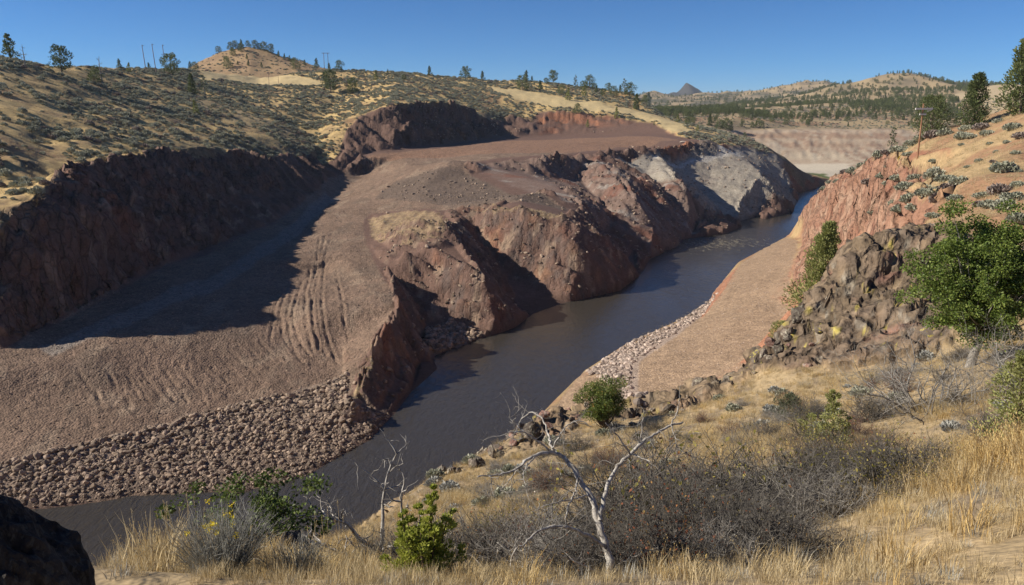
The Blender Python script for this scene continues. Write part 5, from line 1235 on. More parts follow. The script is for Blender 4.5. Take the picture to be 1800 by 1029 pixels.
# the junipers and brush on the hill to the right
RT = ['slender juniper sapling beside the yellow guy markers', 'broad dark juniper right behind the tall utility pole', 'tall pointed green juniper on the right hill crest', 'tall juniper cut off by the right picture edge', 'low juniper on the right crest']
tree_kind('big', (31, 32, 33), 'juniper', 'bark', w=0.62, n=5200, leaf=0.042, style='tall', clumps=64, crown_from=0.03)
tree_kind('bigbush', (34,), 'juniper', 'bark', w=0.95, n=5200, leaf=0.045, style='round', clumps=56, crown_from=0.03)
for i, (x, y, h_, kind) in enumerate(BIG_RIGHT_TREES[:4]):
    plant_tree('juniper_tree', ['thin', 'bigbush', 'big', 'big'][i], x, y, h_ * (1.0, 1.05, 1.05, 1.1)[i], RT[i], None, idx=(1, 0, 0, 1)[i])
FINE = [sage_mesh(230 + k, M['sage'] if k < 4 else M['sage_dry'], 620) for k in range(5)]
for i, (x, y, w_) in enumerate(RIGHT_SAGE):
    w_ *= 1.0
    o = link('sagebrush', FINE[i % 5], None, ground_pt(x, y, 0.04), (0, 0, RNG.uniform(0, 6.28)), (w_, w_, w_ * RNG.uniform(0.6, 0.85)))
    if x / y > 0.49 and y < 145: lab, gr = 'grey-green sagebrush in the patch on the reddish slope below the utility pole', 'sagebrush on the reddish right slope'
    else: lab, gr = 'grey-green sagebrush in the row along the crest above the red bluff', 'sagebrush along the right crest'
    tag(o, lab, 'shrub', gr)

# ---------------------------------------------------------------- utility poles, slab, house
def pole_line(label, x, y, h_, arms, group, mat='pole_far', r=0.19, lean=0.0, name='utility_pole', zarm=None):
    e = link(name, None, None, ground_pt(x, y, 0.3), (0, lean, 0)); e.empty_display_size = 0.3
    b = Buf(); tube(b, [(0, 0, -0.6), (0, 0, h_ * 0.5), (0, 0, h_)], [r, r * 0.86, r * 0.68], 8); link('pole', b.mesh('pole', M[mat], True), e)
    for (za, wa, th, mt, off) in arms:
        bm = bmesh.new(); bmesh.ops.create_cube(bm, size=1.0)
        bmesh.ops.scale(bm, vec=(wa, th, th * 1.15), verts=bm.verts); bmesh.ops.translate(bm, vec=(off, -r * 0.8, h_ + za), verts=bm.verts)
        me = bpy.data.meshes.new('crossarm'); bm.to_mesh(me); bm.free(); me.materials.append(M[mt]); arm = link('crossarm', me, e)
        for sx in (-0.46, -0.2, 0.2, 0.46):
            ib = Buf(); tube(ib, [(off + sx * wa, -r * 0.8, h_ + za + th * 0.4), (off + sx * wa, -r * 0.8, h_ + za + th * 0.4 + 0.12), (off + sx * wa, -r * 0.8, h_ + za + th * 0.4 + 0.2)], [0.03, 0.06, 0.03], 6)
            link('insulator', ib.mesh('insulator', M['insul'], True), arm)
    return tag(e, label, 'utility pole', group)
PL = ['leftmost of the three tall bare poles on the left skyline', 'middle and tallest of the three bare poles on the left skyline', 'rightmost of the three bare poles, with a low crossarm']
for i, (x, y, h_) in enumerate(POLES_LEFT):
    arms = [(-0.55, 1.0, 0.22, 'pole_far', 0.5)] + ([(-6.2, 3.2, 0.2, 'pole_far', 0)] if i == 2 else [])
    pole_line(PL[i], x, y, h_, arms, 'three poles on the left skyline', r=0.26, lean=math.radians(-3.0))
for i, (x, y, h_) in enumerate(POLES_SMALL):
    pole_line(['slim brown pole standing in brush below the butte', 'short thin pole at the pale grass field below the butte'][i], x, y, h_, [(-0.5, 1.6, 0.14, 'pole_far', 0)], 'single poles below the butte', r=0.16)
x, y = POLE_H[0][0], POLE_H[0][1]; h_ = POLE_H[0][2]
e = link('h_frame_pole', None, None, ground_pt(x, y, 0.3)); 
for sx in (-2.2, 2.2):
    b = Buf(); tube(b, [(sx, 0, -1.5), (sx, 0, h_ * 0.5), (sx, 0, h_)], [0.3, 0.26, 0.22], 8); link('pole', b.mesh('pole', M['pole_far'], True), e)
bm = bmesh.new(); bmesh.ops.create_cube(bm, size=1.0); bmesh.ops.scale(bm, vec=(8.6, 0.35, 0.42), verts=bm.verts); bmesh.ops.translate(bm, vec=(0, -0.3, h_ - 0.5), verts=bm.verts)
me = bpy.data.meshes.new('crossarm'); bm.to_mesh(me); bm.free(); me.materials.append(M['pole_far']); link('crossarm', me, e)
tag(e, 'two-legged power line frame with one crossarm right of the butte', 'utility pole')
x, y, h_ = POLE_RIGHT[0]
pr = pole_line('brown utility pole with pale crossarms on the right hill', x, y, h_, [(-0.85, 2.9, 0.24, 'arm', 0.12), (-1.75, 1.05, 0.2, 'arm', 0.0)], None, 'pole_wood', 0.15, lean=math.radians(-0.5))
bm = bmesh.new(); bmesh.ops.create_cube(bm, size=1.0); bmesh.ops.scale(bm, vec=(0.75, 0.08, 0.12), verts=bm.verts)
bmesh.ops.rotate(bm, cent=(0, 0, 0), matrix=Matrix.Rotation(math.radians(-18), 3, 'Y'), verts=bm.verts); bmesh.ops.translate(bm, vec=(1.0, -0.2, h_ - 1.15), verts=bm.verts)
me = bpy.data.meshes.new('brace'); bm.to_mesh(me); bm.free(); me.materials.append(M['arm']); link('brace', me, pr)
for i, (gx, gy, gh) in enumerate(GUY_MARKS):
    gz = float(height_at(gx, gy)); top = np.array([x, y, float(height_at(x, y)) + h_ - 1.9]); base = np.array([gx, gy, gz])
    d = unit(top - base)
    if i == 1:
        b = Buf(); tube(b, [base, base + (top - base) * 0.5, top], 0.012, 4); 
        w = link('guy_wire', b.mesh('guy_wire', M['wire'])); tag(w, 'thin steel guy wire running down from the right-hand utility pole', 'wire')
    b = Buf(); tube(b, [base - d * 0.2, base + d * (1.0 if i == 0 else 1.9)], 0.07, 6)
    o = link('guy_marker', b.mesh('guy_marker', M['yellow'])); tag(o, ['short leaning yellow guy wire sleeve left of the longer one', 'longer leaning yellow guy wire sleeve left of the utility pole'][i], 'marker', 'yellow guy markers')
x, y = SLAB[0][:2]
o = link('pale_slab', rock_mesh(77, M['white_slab'], 'pale_slab', 7, 3, (1.6, 0.8, 0.5), 0.03), None, ground_pt(x, y, -0.3), (0, 0, 0.2), 2.6)
tag(o, 'pale slab lying at the far right corner of the quarry terrace', 'slab')
x, y, w_ = FAR_HOUSE[0]
e = link('farm_house', None, None, ground_pt(x, y, 0.5))
def boxm(name, sx, sy, sz, mat, cz=0.0):
    bm = bmesh.new(); bmesh.ops.create_cube(bm, size=1.0); bmesh.ops.scale(bm, vec=(sx, sy, sz), verts=bm.verts); bmesh.ops.translate(bm, vec=(0, 0, cz), verts=bm.verts)
    me = bpy.data.meshes.new(name); bm.to_mesh(me); bm.free(); me.materials.append(M[mat]); return me
link('wall', boxm('wall', 15, 8, 4.4, 'white_wall', 2.2), e)
b = Buf(); b.add([(-8, -4.6, 4.3), (8, -4.6, 4.3), (8, 4.6, 4.3), (-8, 4.6, 4.3), (-8, 0, 6.8), (8, 0, 6.8)], [[0, 1, 5, 4], [2, 3, 4, 5], [3, 2, 1, 0]]); b.add([(-8, -4.6, 4.3), (-8, 0, 6.8), (-8, 4.6, 4.3), (8, -4.6, 4.3), (8, 4.6, 4.3), (8, 0, 6.8)], [[0, 1, 2], [3, 4, 5]])
link('roof', b.mesh('roof', M['white_wall']), e)
for sx in (-5, 0, 5): link('window', boxm('window', 1.4, 0.1, 1.2, 'glass', 0), e, (sx, -4.05, 2.4))
tag(e, 'tiny white house among trees below the tan round-topped hill', 'house')

# ---------------------------------------------------------------- stones on the banks
STONE = [rock_mesh(400 + k, M['stone'], 'boulder', 12, 2, (1.2, 0.9, 0.72), 0.10) for k in range(8)]
PALE = [rock_mesh(420 + k, M['stone_pale'], 'boulder', 8, 2, (1.15, 0.95, 0.7), 0.08) for k in range(5)]
def scatter(zone_name, n, seed, lo, hi, power=2.2, spacing=None):
    poly = ZONE[zone_name]; rng = np.random.default_rng(seed)
    x0, x1 = min(p[0] for p in poly), max(p[0] for p in poly); y0, y1 = min(p[1] for p in poly), max(p[1] for p in poly)
    x = rng.uniform(x0, x1, n * 12); y = rng.uniform(y0, y1, n * 12)
    k = in_poly(x, y, poly); x, y = x[k][:n], y[k][:n]; z = height_at(x, y)
    s = lo + (hi - lo) * rng.uniform(0, 1, len(x)) ** power
    k = in_view(x, y, z, 0.03) & (z > -0.4); x, y, z, s = x[k], y[k], z[k], s[k]
    k = sees(x, y, z + 0.5); return x[k], y[k], z[k], s[k]
bx1, by1, bz1, bs1 = scatter('boulders', 12000, 61, 0.22, 1.3, 4.0)
upper = np.clip(bz1 / 5.0, 0, 1); bs1 = bs1 * (0.6 + 0.55 * upper)
order = np.argsort(-bs1 / np.hypot(bx1, by1)); stone_proto = [None] * 8
for i in order[:220]:
    k = int(RNG.integers(0, 8)); s = float(bs1[i])
    o = link('boulder', STONE[k], None, (bx1[i], by1[i], bz1[i] + 0.12 * s), tuple(RNG.uniform(-0.5, 0.5, 2)) + (RNG.uniform(0, 6.28),), s)
    q_ = bx1[i] / by1[i]; tag(o, 'brown boulder in the ' + ('left end' if q_ < -0.5 else 'middle' if q_ < -0.36 else 'right end') + ' of the loose rock band along the left bank', 'boulder', 'boulders along the left bank')
    if stone_proto[k] is None: stone_proto[k] = o
rest_b = order[220:]
o = instances('bank_stones', stone_proto, np.stack([bx1, by1, bz1 + 0.1 * bs1], 1)[rest_b], RNG.uniform(0, 6.28, len(rest_b)), bs1[rest_b], RNG.integers(0, 8, len(rest_b)), 0.6)
tag(o, 'smaller loose stones filling the boulder band on the left bank', 'stones')
sx_, sy_, sz_, ss_ = scatter('gravel', 26000, 62, 0.10, 0.42, 3.0)
k = np.hypot(sx_, sy_) < 330; sx_, sy_, sz_, ss_ = sx_[k], sy_[k], sz_[k], ss_[k]
o = instances('terrace_gravel', stone_proto, np.stack([sx_, sy_, sz_ + 0.02], 1), RNG.uniform(0, 6.28, len(sx_)), ss_, RNG.integers(0, 8, len(sx_)), 0.6)
tag(o, 'loose brown gravel and cobbles strewn over the graded left slope', 'gravel')
tx_, ty_, tz_, ts_ = scatter('talus', 420, 63, 0.6, 1.8, 2.2)
o = instances('talus_stones', stone_proto, np.stack([tx_, ty_, tz_ + 0.1], 1), RNG.uniform(0, 6.28, len(tx_)), ts_, RNG.integers(0, 8, len(tx_)), 0.6)
tag(o, 'shaded heap of fallen stones at the foot of the grassy knob', 'stones')
rx_, ry_, rz_, rs_ = scatter('rbould', 1900, 64, 0.35, 1.3, 2.6)
order = np.argsort(-rs_ / np.hypot(rx_, ry_)); pale_proto = [None] * 5
for i in order[:70]:
    k = int(RNG.integers(0, 5)); s = float(rs_[i])
    o = link('boulder', PALE[k], None, (rx_[i], ry_[i], rz_[i] + 0.1 * s), tuple(RNG.uniform(-0.5, 0.5, 2)) + (RNG.uniform(0, 6.28),), s)
    tag(o, 'pale pinkish boulder edging the smooth gravel bar on the right bank', 'boulder', 'pale boulders edging the right gravel bar')
    if pale_proto[k] is None: pale_proto[k] = o
rest_b = order[70:]
o = instances('bar_edge_stones', pale_proto, np.stack([rx_, ry_, rz_ + 0.05], 1)[rest_b], RNG.uniform(0, 6.28, len(rest_b)), rs_[rest_b], RNG.integers(0, 5, len(rest_b)), 0.6)
tag(o, 'small pale stones along the water edge of the right gravel bar', 'stones')
gx_, gy_, gz_, gs_ = scatter('rgravel', 7000, 65, 0.06, 0.30, 3.5)
o = instances('bar_gravel', pale_proto, np.stack([gx_, gy_, gz_ + 0.02], 1), RNG.uniform(0, 6.28, len(gx_)), gs_, RNG.integers(0, 5, len(gx_)), 0.6)
tag(o, 'fine tan gravel strewn over the right river bar', 'gravel')

ux, uy = jitter_grid(-60, 240, 150, 600, 1.75, 67)
uz = height_at(ux, uy); bk = np.clip(bank + zFill * 0.6, 0, 1)
k = (RNG.uniform(0, 1, len(ux)) < 0.9 * mask_at(bk, ux, uy) * (0.25 + 0.75 * sstep(-0.3, 0.4, fbm(ux / 9, uy / 9, 3, 340)))) & (uz > 0.1) & in_view(ux, uy, uz)
ux, uy, uz = ux[k], uy[k], uz[k]; k = sees(ux, uy, uz + 0.4); ux, uy, uz = ux[k], uy[k], uz[k]
o = instances('bank_rubble', stone_proto, np.stack([ux, uy, uz + 0.08], 1), RNG.uniform(0, 6.28, len(ux)), 0.3 + 1.1 * RNG.uniform(0, 1, len(ux)) ** 3, RNG.integers(0, 8, len(ux)), 0.6)
tag(o, 'broken stones and clods strewn down the eroded slopes left of the river', 'stones')

# dry grass and low brush on the knob and the two small crests beside it
kx = []; ky = []
for zn, n_ in (('knobgrass', 420), ('ridgegrass', 160), ('fingrass', 90)):
    x, y, z, q = scatter(zn, n_, 66, 0.5, 1.0); kx.append(x); ky.append(y)
kx = np.concatenate(kx); ky = np.concatenate(ky); kz = height_at(kx, ky); ks = RNG.uniform(0.35, 1.0, len(kx)) * np.where(RNG.uniform(0, 1, len(kx)) < 0.1, 1.8, 1.0)
KN = np.stack([kx, ky, kz], 1)
# ---------------------------------------------------------------- the near slope: rocks
BLOCK = [rock_mesh(500 + k, M['basalt'], 'rock_block', 12, 4, (1.05, 0.85, 1.0), 0.13) for k in range(6)]
BLOCK_Y = [rock_mesh(520 + k, M['basalt_yel'], 'rock_block', 12, 3, (1.0, 0.9, 0.8), 0.13) for k in range(3)]
BLOCK_R = [rock_mesh(530 + k, M['basalt_red'], 'rock_block', 12, 3, (1.0, 0.9, 0.8), 0.13) for k in range(3)]
rng = np.random.default_rng(71)
oc = link('rock_outcrop', None, None, ground_pt(25, 53))
def block(parent, meshes, x, y, s, sink=0.35, tall=1.0, tilt=0.35, name='rock_block'):
    me = meshes[int(rng.integers(0, len(meshes)))]
    z = float(height_at(x, y))
    loc = np.array([x, y, z + s * (0.45 * tall - sink)])
    if parent is not None: loc = loc - np.array(parent.location)
    return link(name, me, parent, tuple(loc), (rng.uniform(-tilt, tilt), rng.uniform(-tilt, tilt), rng.uniform(0, 6.28)), (s, s * rng.uniform(0.7, 1.1), s * tall))
# big leaning slabs of the outcrop, then broken pieces between them
for k in range(24):
    x = rng.uniform(16.5, 31.5); y = np.interp(x, [16, 24, 32], [50, 47.0, 45]) + rng.uniform(-4, 6)
    ms = BLOCK if rng.uniform() < 0.6 else (BLOCK_Y if rng.uniform() < 0.5 else BLOCK_R)
    block(oc, ms, x, y, rng.uniform(0.25, 1.0) * (1 + 0.8 * rng.uniform() ** 4), 0.34, rng.uniform(0.6, 1.0), 0.6)
tag(oc, 'big dark lichen-spotted rock outcrop beside the oak on the right', 'rock outcrop')
# broken rocks along the rim of the slope
rimxy = np.array([p[:2] for p in CONTROL_LINES[LINE_NO['rock']]][4:16]); dd_ = np.concatenate([[0], np.cumsum(np.hypot(*np.diff(rimxy, axis=0).T))])
n_rim = 0
for k in range(110):
    s0 = rng.uniform(0, dd_[-1]); x = np.interp(s0, dd_, rimxy[:, 0]); y = np.interp(s0, dd_, rimxy[:, 1])
    y += rng.normal() * 1.1 - 0.6; x += rng.normal() * 0.8
    s = rng.uniform(0.25, 0.8) * (0.7 + 0.9 * (rng.uniform() ** 3))
    ms = BLOCK if rng.uniform() < 0.66 else (BLOCK_Y if rng.uniform() < 0.6 else BLOCK_R)
    o = block(None, ms, x, y, s * 1.1, 0.38, rng.uniform(0.7, 1.3), 0.5, 'rim_rock')
    half = x > 11
    tag(o, 'dark broken rock on the rim of the near slope above the gravel bar' if half else 'dark broken rock on the brink of the near slope above the river', 'rock', 'rocks on the rim above the gravel bar' if half else 'rocks on the brink above the river')

def hero_rock(name, seed, loc, scale, label, mat, rot=(0, 0, 0)):
    rng_ = np.random.default_rng(seed); bm = bmesh.new(); bmesh.ops.create_icosphere(bm, subdivisions=5, radius=1.0)
    N = unit(rng_.normal(size=(16, 3))); dd = rng_.uniform(0.6, 0.9, 16)
    P_ = np.array([v.co[:] for v in bm.verts])
    for n_, d_ in zip(N, dd):
        s = np.clip(P_ @ n_ - d_, 0, None); P_ = P_ - n_ * s[:, None] * 0.92
    k1 = fbm(P_[:, 0] * 2.2 + P_[:, 2] * 1.7, P_[:, 1] * 2.2 - P_[:, 2] * 1.3, 4, seed); k2 = ridged(P_[:, 0] * 4 + P_[:, 2] * 3, P_[:, 1] * 4 + P_[:, 2] * 2.5, 3, seed + 3)
    P_ = P_ * (1 + 0.13 * k1 + 0.06 * k2)[:, None]
    for v, q in zip(bm.verts, P_): v.co = Vector(q)
    me = bpy.data.meshes.new(name); bm.to_mesh(me); bm.free(); me.materials.append(M[mat])
    o = link(name, me, None, loc, rot, scale); return tag(o, label, 'rock')
hero_rock('foreground_rock', 91, (-3.62, 4.85, 56.55), (0.5, 0.55, 1.02), 'large dark rough rock filling the bottom left corner', 'basalt_dark', (0.1, 0.1, 0.4))
hero_rock('foreground_rock', 92, (-2.72, 6.6, 55.15), (0.36, 0.4, 0.42), 'small dark rock at the bottom edge right of the yellow-flowered bush', 'basalt_dark', (0, 0, 1.2))
hero_rock('foreground_rock', 93, (-3.4, 10.6, 52.95), (0.5, 0.5, 0.62), 'dark rock knob behind the yellow-flowered bush at the water line', 'basalt_dark', (0, 0, 0.2))

# ---------------------------------------------------------------- broad-leaved trees and bushes
def broadleaf(seed, crown_c, crown_r, clumps, per, leaf, mat, bark, base=(0, 0, 0), r0=0.12, fork_z=None, shell=0.55, clump_r=0.42, twig=True, sparse_low=0.0):
    rng = np.random.default_rng(seed); tb = Buf(); cb = Buf()
    cc = np.array(crown_c, dtype=float); cr = np.array(crown_r, dtype=float)
    fork = np.array(base) + np.array([0.1, 0.05, fork_z or max(0.25, (cc[2] - cr[2]) * 0.8 + 0.1)])
    p = bend_path(base, fork - np.array(base), np.linalg.norm(fork - np.array(base)), 4, rng, 0.12)
    p = np.concatenate([[np.array(base) - np.array([0, 0, 0.3])], p]); tube(tb, p, np.linspace(r0 * 1.3, r0 * 0.75, len(p)), 8); fork = p[-1]
    for i in range(clumps):
        u = unit(rng.normal(size=3)); u[2] = u[2] * 0.95 + 0.12
        c_ = cc + u * cr * (shell + (1 - shell) * rng.uniform()) * rng.uniform(0.75, 1.05)
        if c_[2] < cc[2] - cr[2] * 0.55 and rng.uniform() < sparse_low: continue
        m1 = fork + (c_ - fork) * 0.5 + rng.normal(size=3) * 0.12 * cr - np.array([0, 0, 0.04]) * cr[2]
        t_ = np.linspace(0, 1, 5)[:, None]; q = fork * (1 - t_) ** 2 + 2 * m1 * t_ * (1 - t_) + c_ * t_ ** 2
        tube(tb, q, np.linspace(r0 * 0.36, r0 * 0.05, 5), 4, False)
        s = clump_r * rng.uniform(0.6, 1.3)
        n_ = int(per * rng.uniform(0.6, 1.3)); d_ = unit(rng.normal(size=(n_, 3))) * (rng.uniform(0.05, 1, n_) ** 0.42)[:, None] * s * np.array([1.15, 1.15, 0.72])
        leaf_quads(cb, c_ + d_, unit(d_) + np.array([0, 0, 0.3]) + rng.normal(size=(n_, 3)) * 0.6, leaf, leaf * 0.62, rng, 0.15)
    return tb.mesh('trunk', M[bark], True), cb.mesh('crown', M[mat])
def multi_juniper(seed, spires, n, leaf, mat):
    """several spires of different height grown from one foot"""
    tb = Buf(); cb = Buf()
    for k, (dx, dy, h_, w_, st) in enumerate(spires):
        t_, c_ = conifer(seed + k, h_, w_, int(n * h_ * w_), leaf, st, max(12, int(34 * h_ * w_ / (spires[0][2] * spires[0][3]))), 0.02)
        for src, dst in ((t_, tb), (c_, cb)):
            for v, f in zip(src.v, src.f):
                lo = f.min(); dst.add(v + np.array([dx, dy, 0], dtype=np.float32) * (0.35 + 0.65 * np.clip(v[:, 2:3] / h_, 0, 1)), f - lo)
    return tb.mesh('trunk', M['bark'], True), cb.mesh('crown', M[mat])
def put_plant(name, meshes, names, loc, label, cat, scale=1.0, rotz=0.0, group=None, extra=()):
    e = link(name, None, None, loc, (0, 0, rotz), scale); e.empty_display_size = 0.1
    for me, nm in zip(meshes, names): link(nm, me, e)
    return tag(e, label, cat, group)
NP = {}
for r_ in NEAR_SPOTS: NP.setdefault(r_[2], []).append(r_[:2])
x, y = NP['oak'][0]; z = float(height_at(x, y))
put_plant('oak_tree', broadleaf(601, (0.25, 0, 3.75), (3.4, 2.7, 3.35), 240, 320, 0.115, 'oak', 'bark_pale', r0=0.17, fork_z=1.8, clump_r=0.52, shell=0.25), ('trunk', 'crown'), (x, y, z), 'leafy green oak with pale trunk at the right edge beside the rock outcrop', 'tree')
x, y = NP['oakbush'][0]; z = float(height_at(x, y))
put_plant('oak_tree', broadleaf(602, (-0.1, 0, 2.0), (1.75, 1.5, 1.75), 75, 260, 0.095, 'oak_dark', 'bark', r0=0.09, clump_r=0.42, shell=0.3), ('trunk', 'crown'), (x, y, z - 0.1), 'small round green oak at the brink above the gravel bar', 'tree')
put_plant('oak_tree', broadleaf(603, (0.35, 0.3, 0.75), (1.55, 0.9, 0.62), 44, 95, 0.07, 'oak_dark', 'twig', r0=0.05, clump_r=0.2, shell=0.5), ('trunk', 'crown'), (-4.55, 11.2, float(height_at(-4.5, 11.2))), 'dark leafy oak scrub behind the yellow-flowered bush, against boulders and water', 'shrub')

# ---------------------------------------------------------------- near junipers
def near_juniper(seed, h_, w_, n, leaf, style, clumps, mat, crown_from=0.03):
    t_, c_ = conifer(seed, h_, w_, n, leaf, style, clumps, crown_from)
    return t_.mesh('trunk', M['bark'], True), c_.mesh('crown', M[mat])
put_plant('juniper_tree', near_juniper(611, 9.2, 5.6, 15000, 0.24, 'cone', 90, 'juniper_yel'), ('trunk', 'crown'), (26.6, 64.5, 41.6), 'sunlit yellow-green juniper growing behind the left side of the rock outcrop', 'tree')
put_plant('juniper_tree', near_juniper(612, 2.3, 1.6, 5000, 0.10, 'round', 40, 'juniper_yel', 0.0), ('trunk', 'crown'), (21.2, 58.6, float(height_at(21.2, 58.6)) - 0.2), 'small yellow-green juniper on the rim left of the rock outcrop', 'tree')
x, y = NP['junmid'][0]
put_plant('juniper_tree', multi_juniper(640, [(0.0, 0, 2.2, 1.5, 'cone'), (-0.75, 0.2, 1.2, 1.1, 'round'), (0.5, -0.1, 1.2, 0.9, 'cone')], 900, 0.085, 'juniper_yel'), ('trunk', 'crown'), ground_pt(x, y, 0.05), 'young green juniper in dry grass in the middle of the near slope', 'tree')
x, y = NP['brownbush'][0]
put_plant('juniper_tree', near_juniper(614, 1.35, 1.5, 3200, 0.085, 'round', 30, 'juniper_grey', 0.0), ('trunk', 'crown'), ground_pt(x, y, 0.1), 'low rounded green shrub left of the young juniper on the slope', 'shrub')
put_plant('juniper_tree', near_juniper(615, 2.9, 1.9, 5200, 0.085, 'tall', 44, 'juniper_yel', 0.10), ('trunk', 'crown'), ground_pt(12.6, 17.6, 0.05), 'grey-green juniper cut by the right picture edge in golden grass', 'tree')
rng = np.random.default_rng(87)
plumes = [(0.04, 0.0, 1.12, 0.34, 'tall')] + [(math.cos(k * 0.83) * rng.uniform(0.15, 0.5), math.sin(k * 0.83) * rng.uniform(0.1, 0.4), rng.uniform(0.38, 0.9), rng.uniform(0.22, 0.36), 'tall' if k % 2 else 'round') for k in range(15)]
put_plant('juniper_tree', multi_juniper(650, plumes, 5200, 0.042, 'bright'), ('trunk', 'crown'), ground_pt(-0.88, 6.75, 0.12), 'bright yellow-green juniper sapling at the bottom centre', 'tree')
for i, (x, y) in enumerate(NP['tiny']):
    x, y = ((-4.75, 14.6), (-4.2, 14.9))[i]
    put_plant('juniper_tree', near_juniper(617 + i, 0.62, 0.34, 1500, 0.04, 'cone', 24, 'bright', 0.0), ('trunk', 'crown'), ground_pt(x, y, 0.03), ['left one of two tiny bright junipers by the water', 'right one of two tiny bright junipers by the water'][i], 'tree')

# ---------------------------------------------------------------- the bleached dead tree
db = Buf(); tw = Buf(); rng = np.random.default_rng(81); tips = []
base = np.array(DEAD_TREE[0][2][1])
dead_root = link('dead_tree', None, None, tuple(base))
trunk_me = None
for i, (ra, rb_, pts) in enumerate(DEAD_TREE):
    p = np.array(pts) - base
    d_ = np.concatenate([[0], np.cumsum(np.linalg.norm(np.diff(p, axis=0), axis=1))]); s = np.linspace(0, d_[-1], max(8, len(p) * 4))
    q = np.stack([np.interp(s, d_, p[:, k]) for k in range(3)], 1)
    for _ in range(3): q[1:-1] = 0.25 * q[:-2] + 0.5 * q[1:-1] + 0.25 * q[2:]
    q[1:-1] += rng.normal(size=(len(q) - 2, 3)) * 0.006
    if i == 0: q = np.concatenate([[q[0] + np.array([0.0, -0.05, -0.5])], q])
    rad = 0.8 * np.linspace(ra, rb_, len(q)) * (1 + 0.08 * rng.normal(size=len(q)))
    b = Buf(); tube(b, q, rad, 8 if i < 3 else 6)
    o = link('trunk' if i == 0 else 'branch', b.mesh('trunk' if i == 0 else 'branch', M['deadwood'], True), dead_root)
    for k in range(3 + int(len(q) / 4)):                      # fine dead twigs along every limb
        j = int(rng.integers(len(q) // 3, len(q))); L_ = rng.uniform(0.10, 0.38)
        grow(tw, q[j], rng.normal(size=3) + np.array([-0.1, 0, 0.1]), L_, 0.0045, 1, rng, tips, 0.3, -0.02, 4, (1, 3), 0.9, 0.6)
link('twigs', tw.mesh('twigs', M['twig_grey']), dead_root)['kind'] = 'stuff'
tag(dead_root, 'bleached bare dead tree with crooked branches at the bottom centre', 'tree')

# ---------------------------------------------------------------- bare and half-bare shrubs
def shrub_kind(seed, twigmat, leafmat, leaves, **kw):
    t_, l_, tips = twig_shrub(seed, leaves=leaves, **kw)
    out = [t_.mesh('stems', M[twigmat])]
    if leaves: out.append(l_.mesh('leaves', M[leafmat]))
    return out
SH = {
    'bramble': [shrub_kind(701 + k, 'twig', ['redleaf', 'yelleaf', 'redleaf'][k], [620, 700, 420][k], h=1.0, w=1.25, stems=40, depth=2, leaf=0.05, twig_r=0.017, kids=(5, 7)) for k in range(3)],
    'dark': [shrub_kind(711 + k, 'twig', 'redleaf', 110, h=1.0, w=1.4, stems=44, depth=2, leaf=0.04, twig_r=0.016, kids=(5, 7), wob=0.28) for k in range(2)],
    'grey': [shrub_kind(721 + k, 'twig_grey', 'redleaf', 0, h=1.0, w=1.5, stems=34, depth=2, twig_r=0.016, kids=(5, 7), wob=0.3, spread=0.95) for k in range(2)],
    'bigbare': [shrub_kind(725, 'twig_grey', 'redleaf', 0, h=1.0, w=1.7, stems=30, depth=3, twig_r=0.013, kids=(3, 4), wob=0.26, spread=0.8, shrink=0.66)],
    'red': [shrub_kind(731, 'twig_red', 'redleaf', 420, h=1.0, w=1.0, stems=36, depth=2, leaf=0.045, twig_r=0.013, kids=(5, 6))],
    'upright': [shrub_kind(741, 'twig', 'yelleaf', 520, h=1.0, w=0.7, stems=26, depth=2, leaf=0.036, twig_r=0.012, up=0.12, kids=(4, 5), spread=0.45, wob=0.14)],
}
def at_t(px, py, t): 
    u = (px - 900) / 1350.0; return (u * t, t)
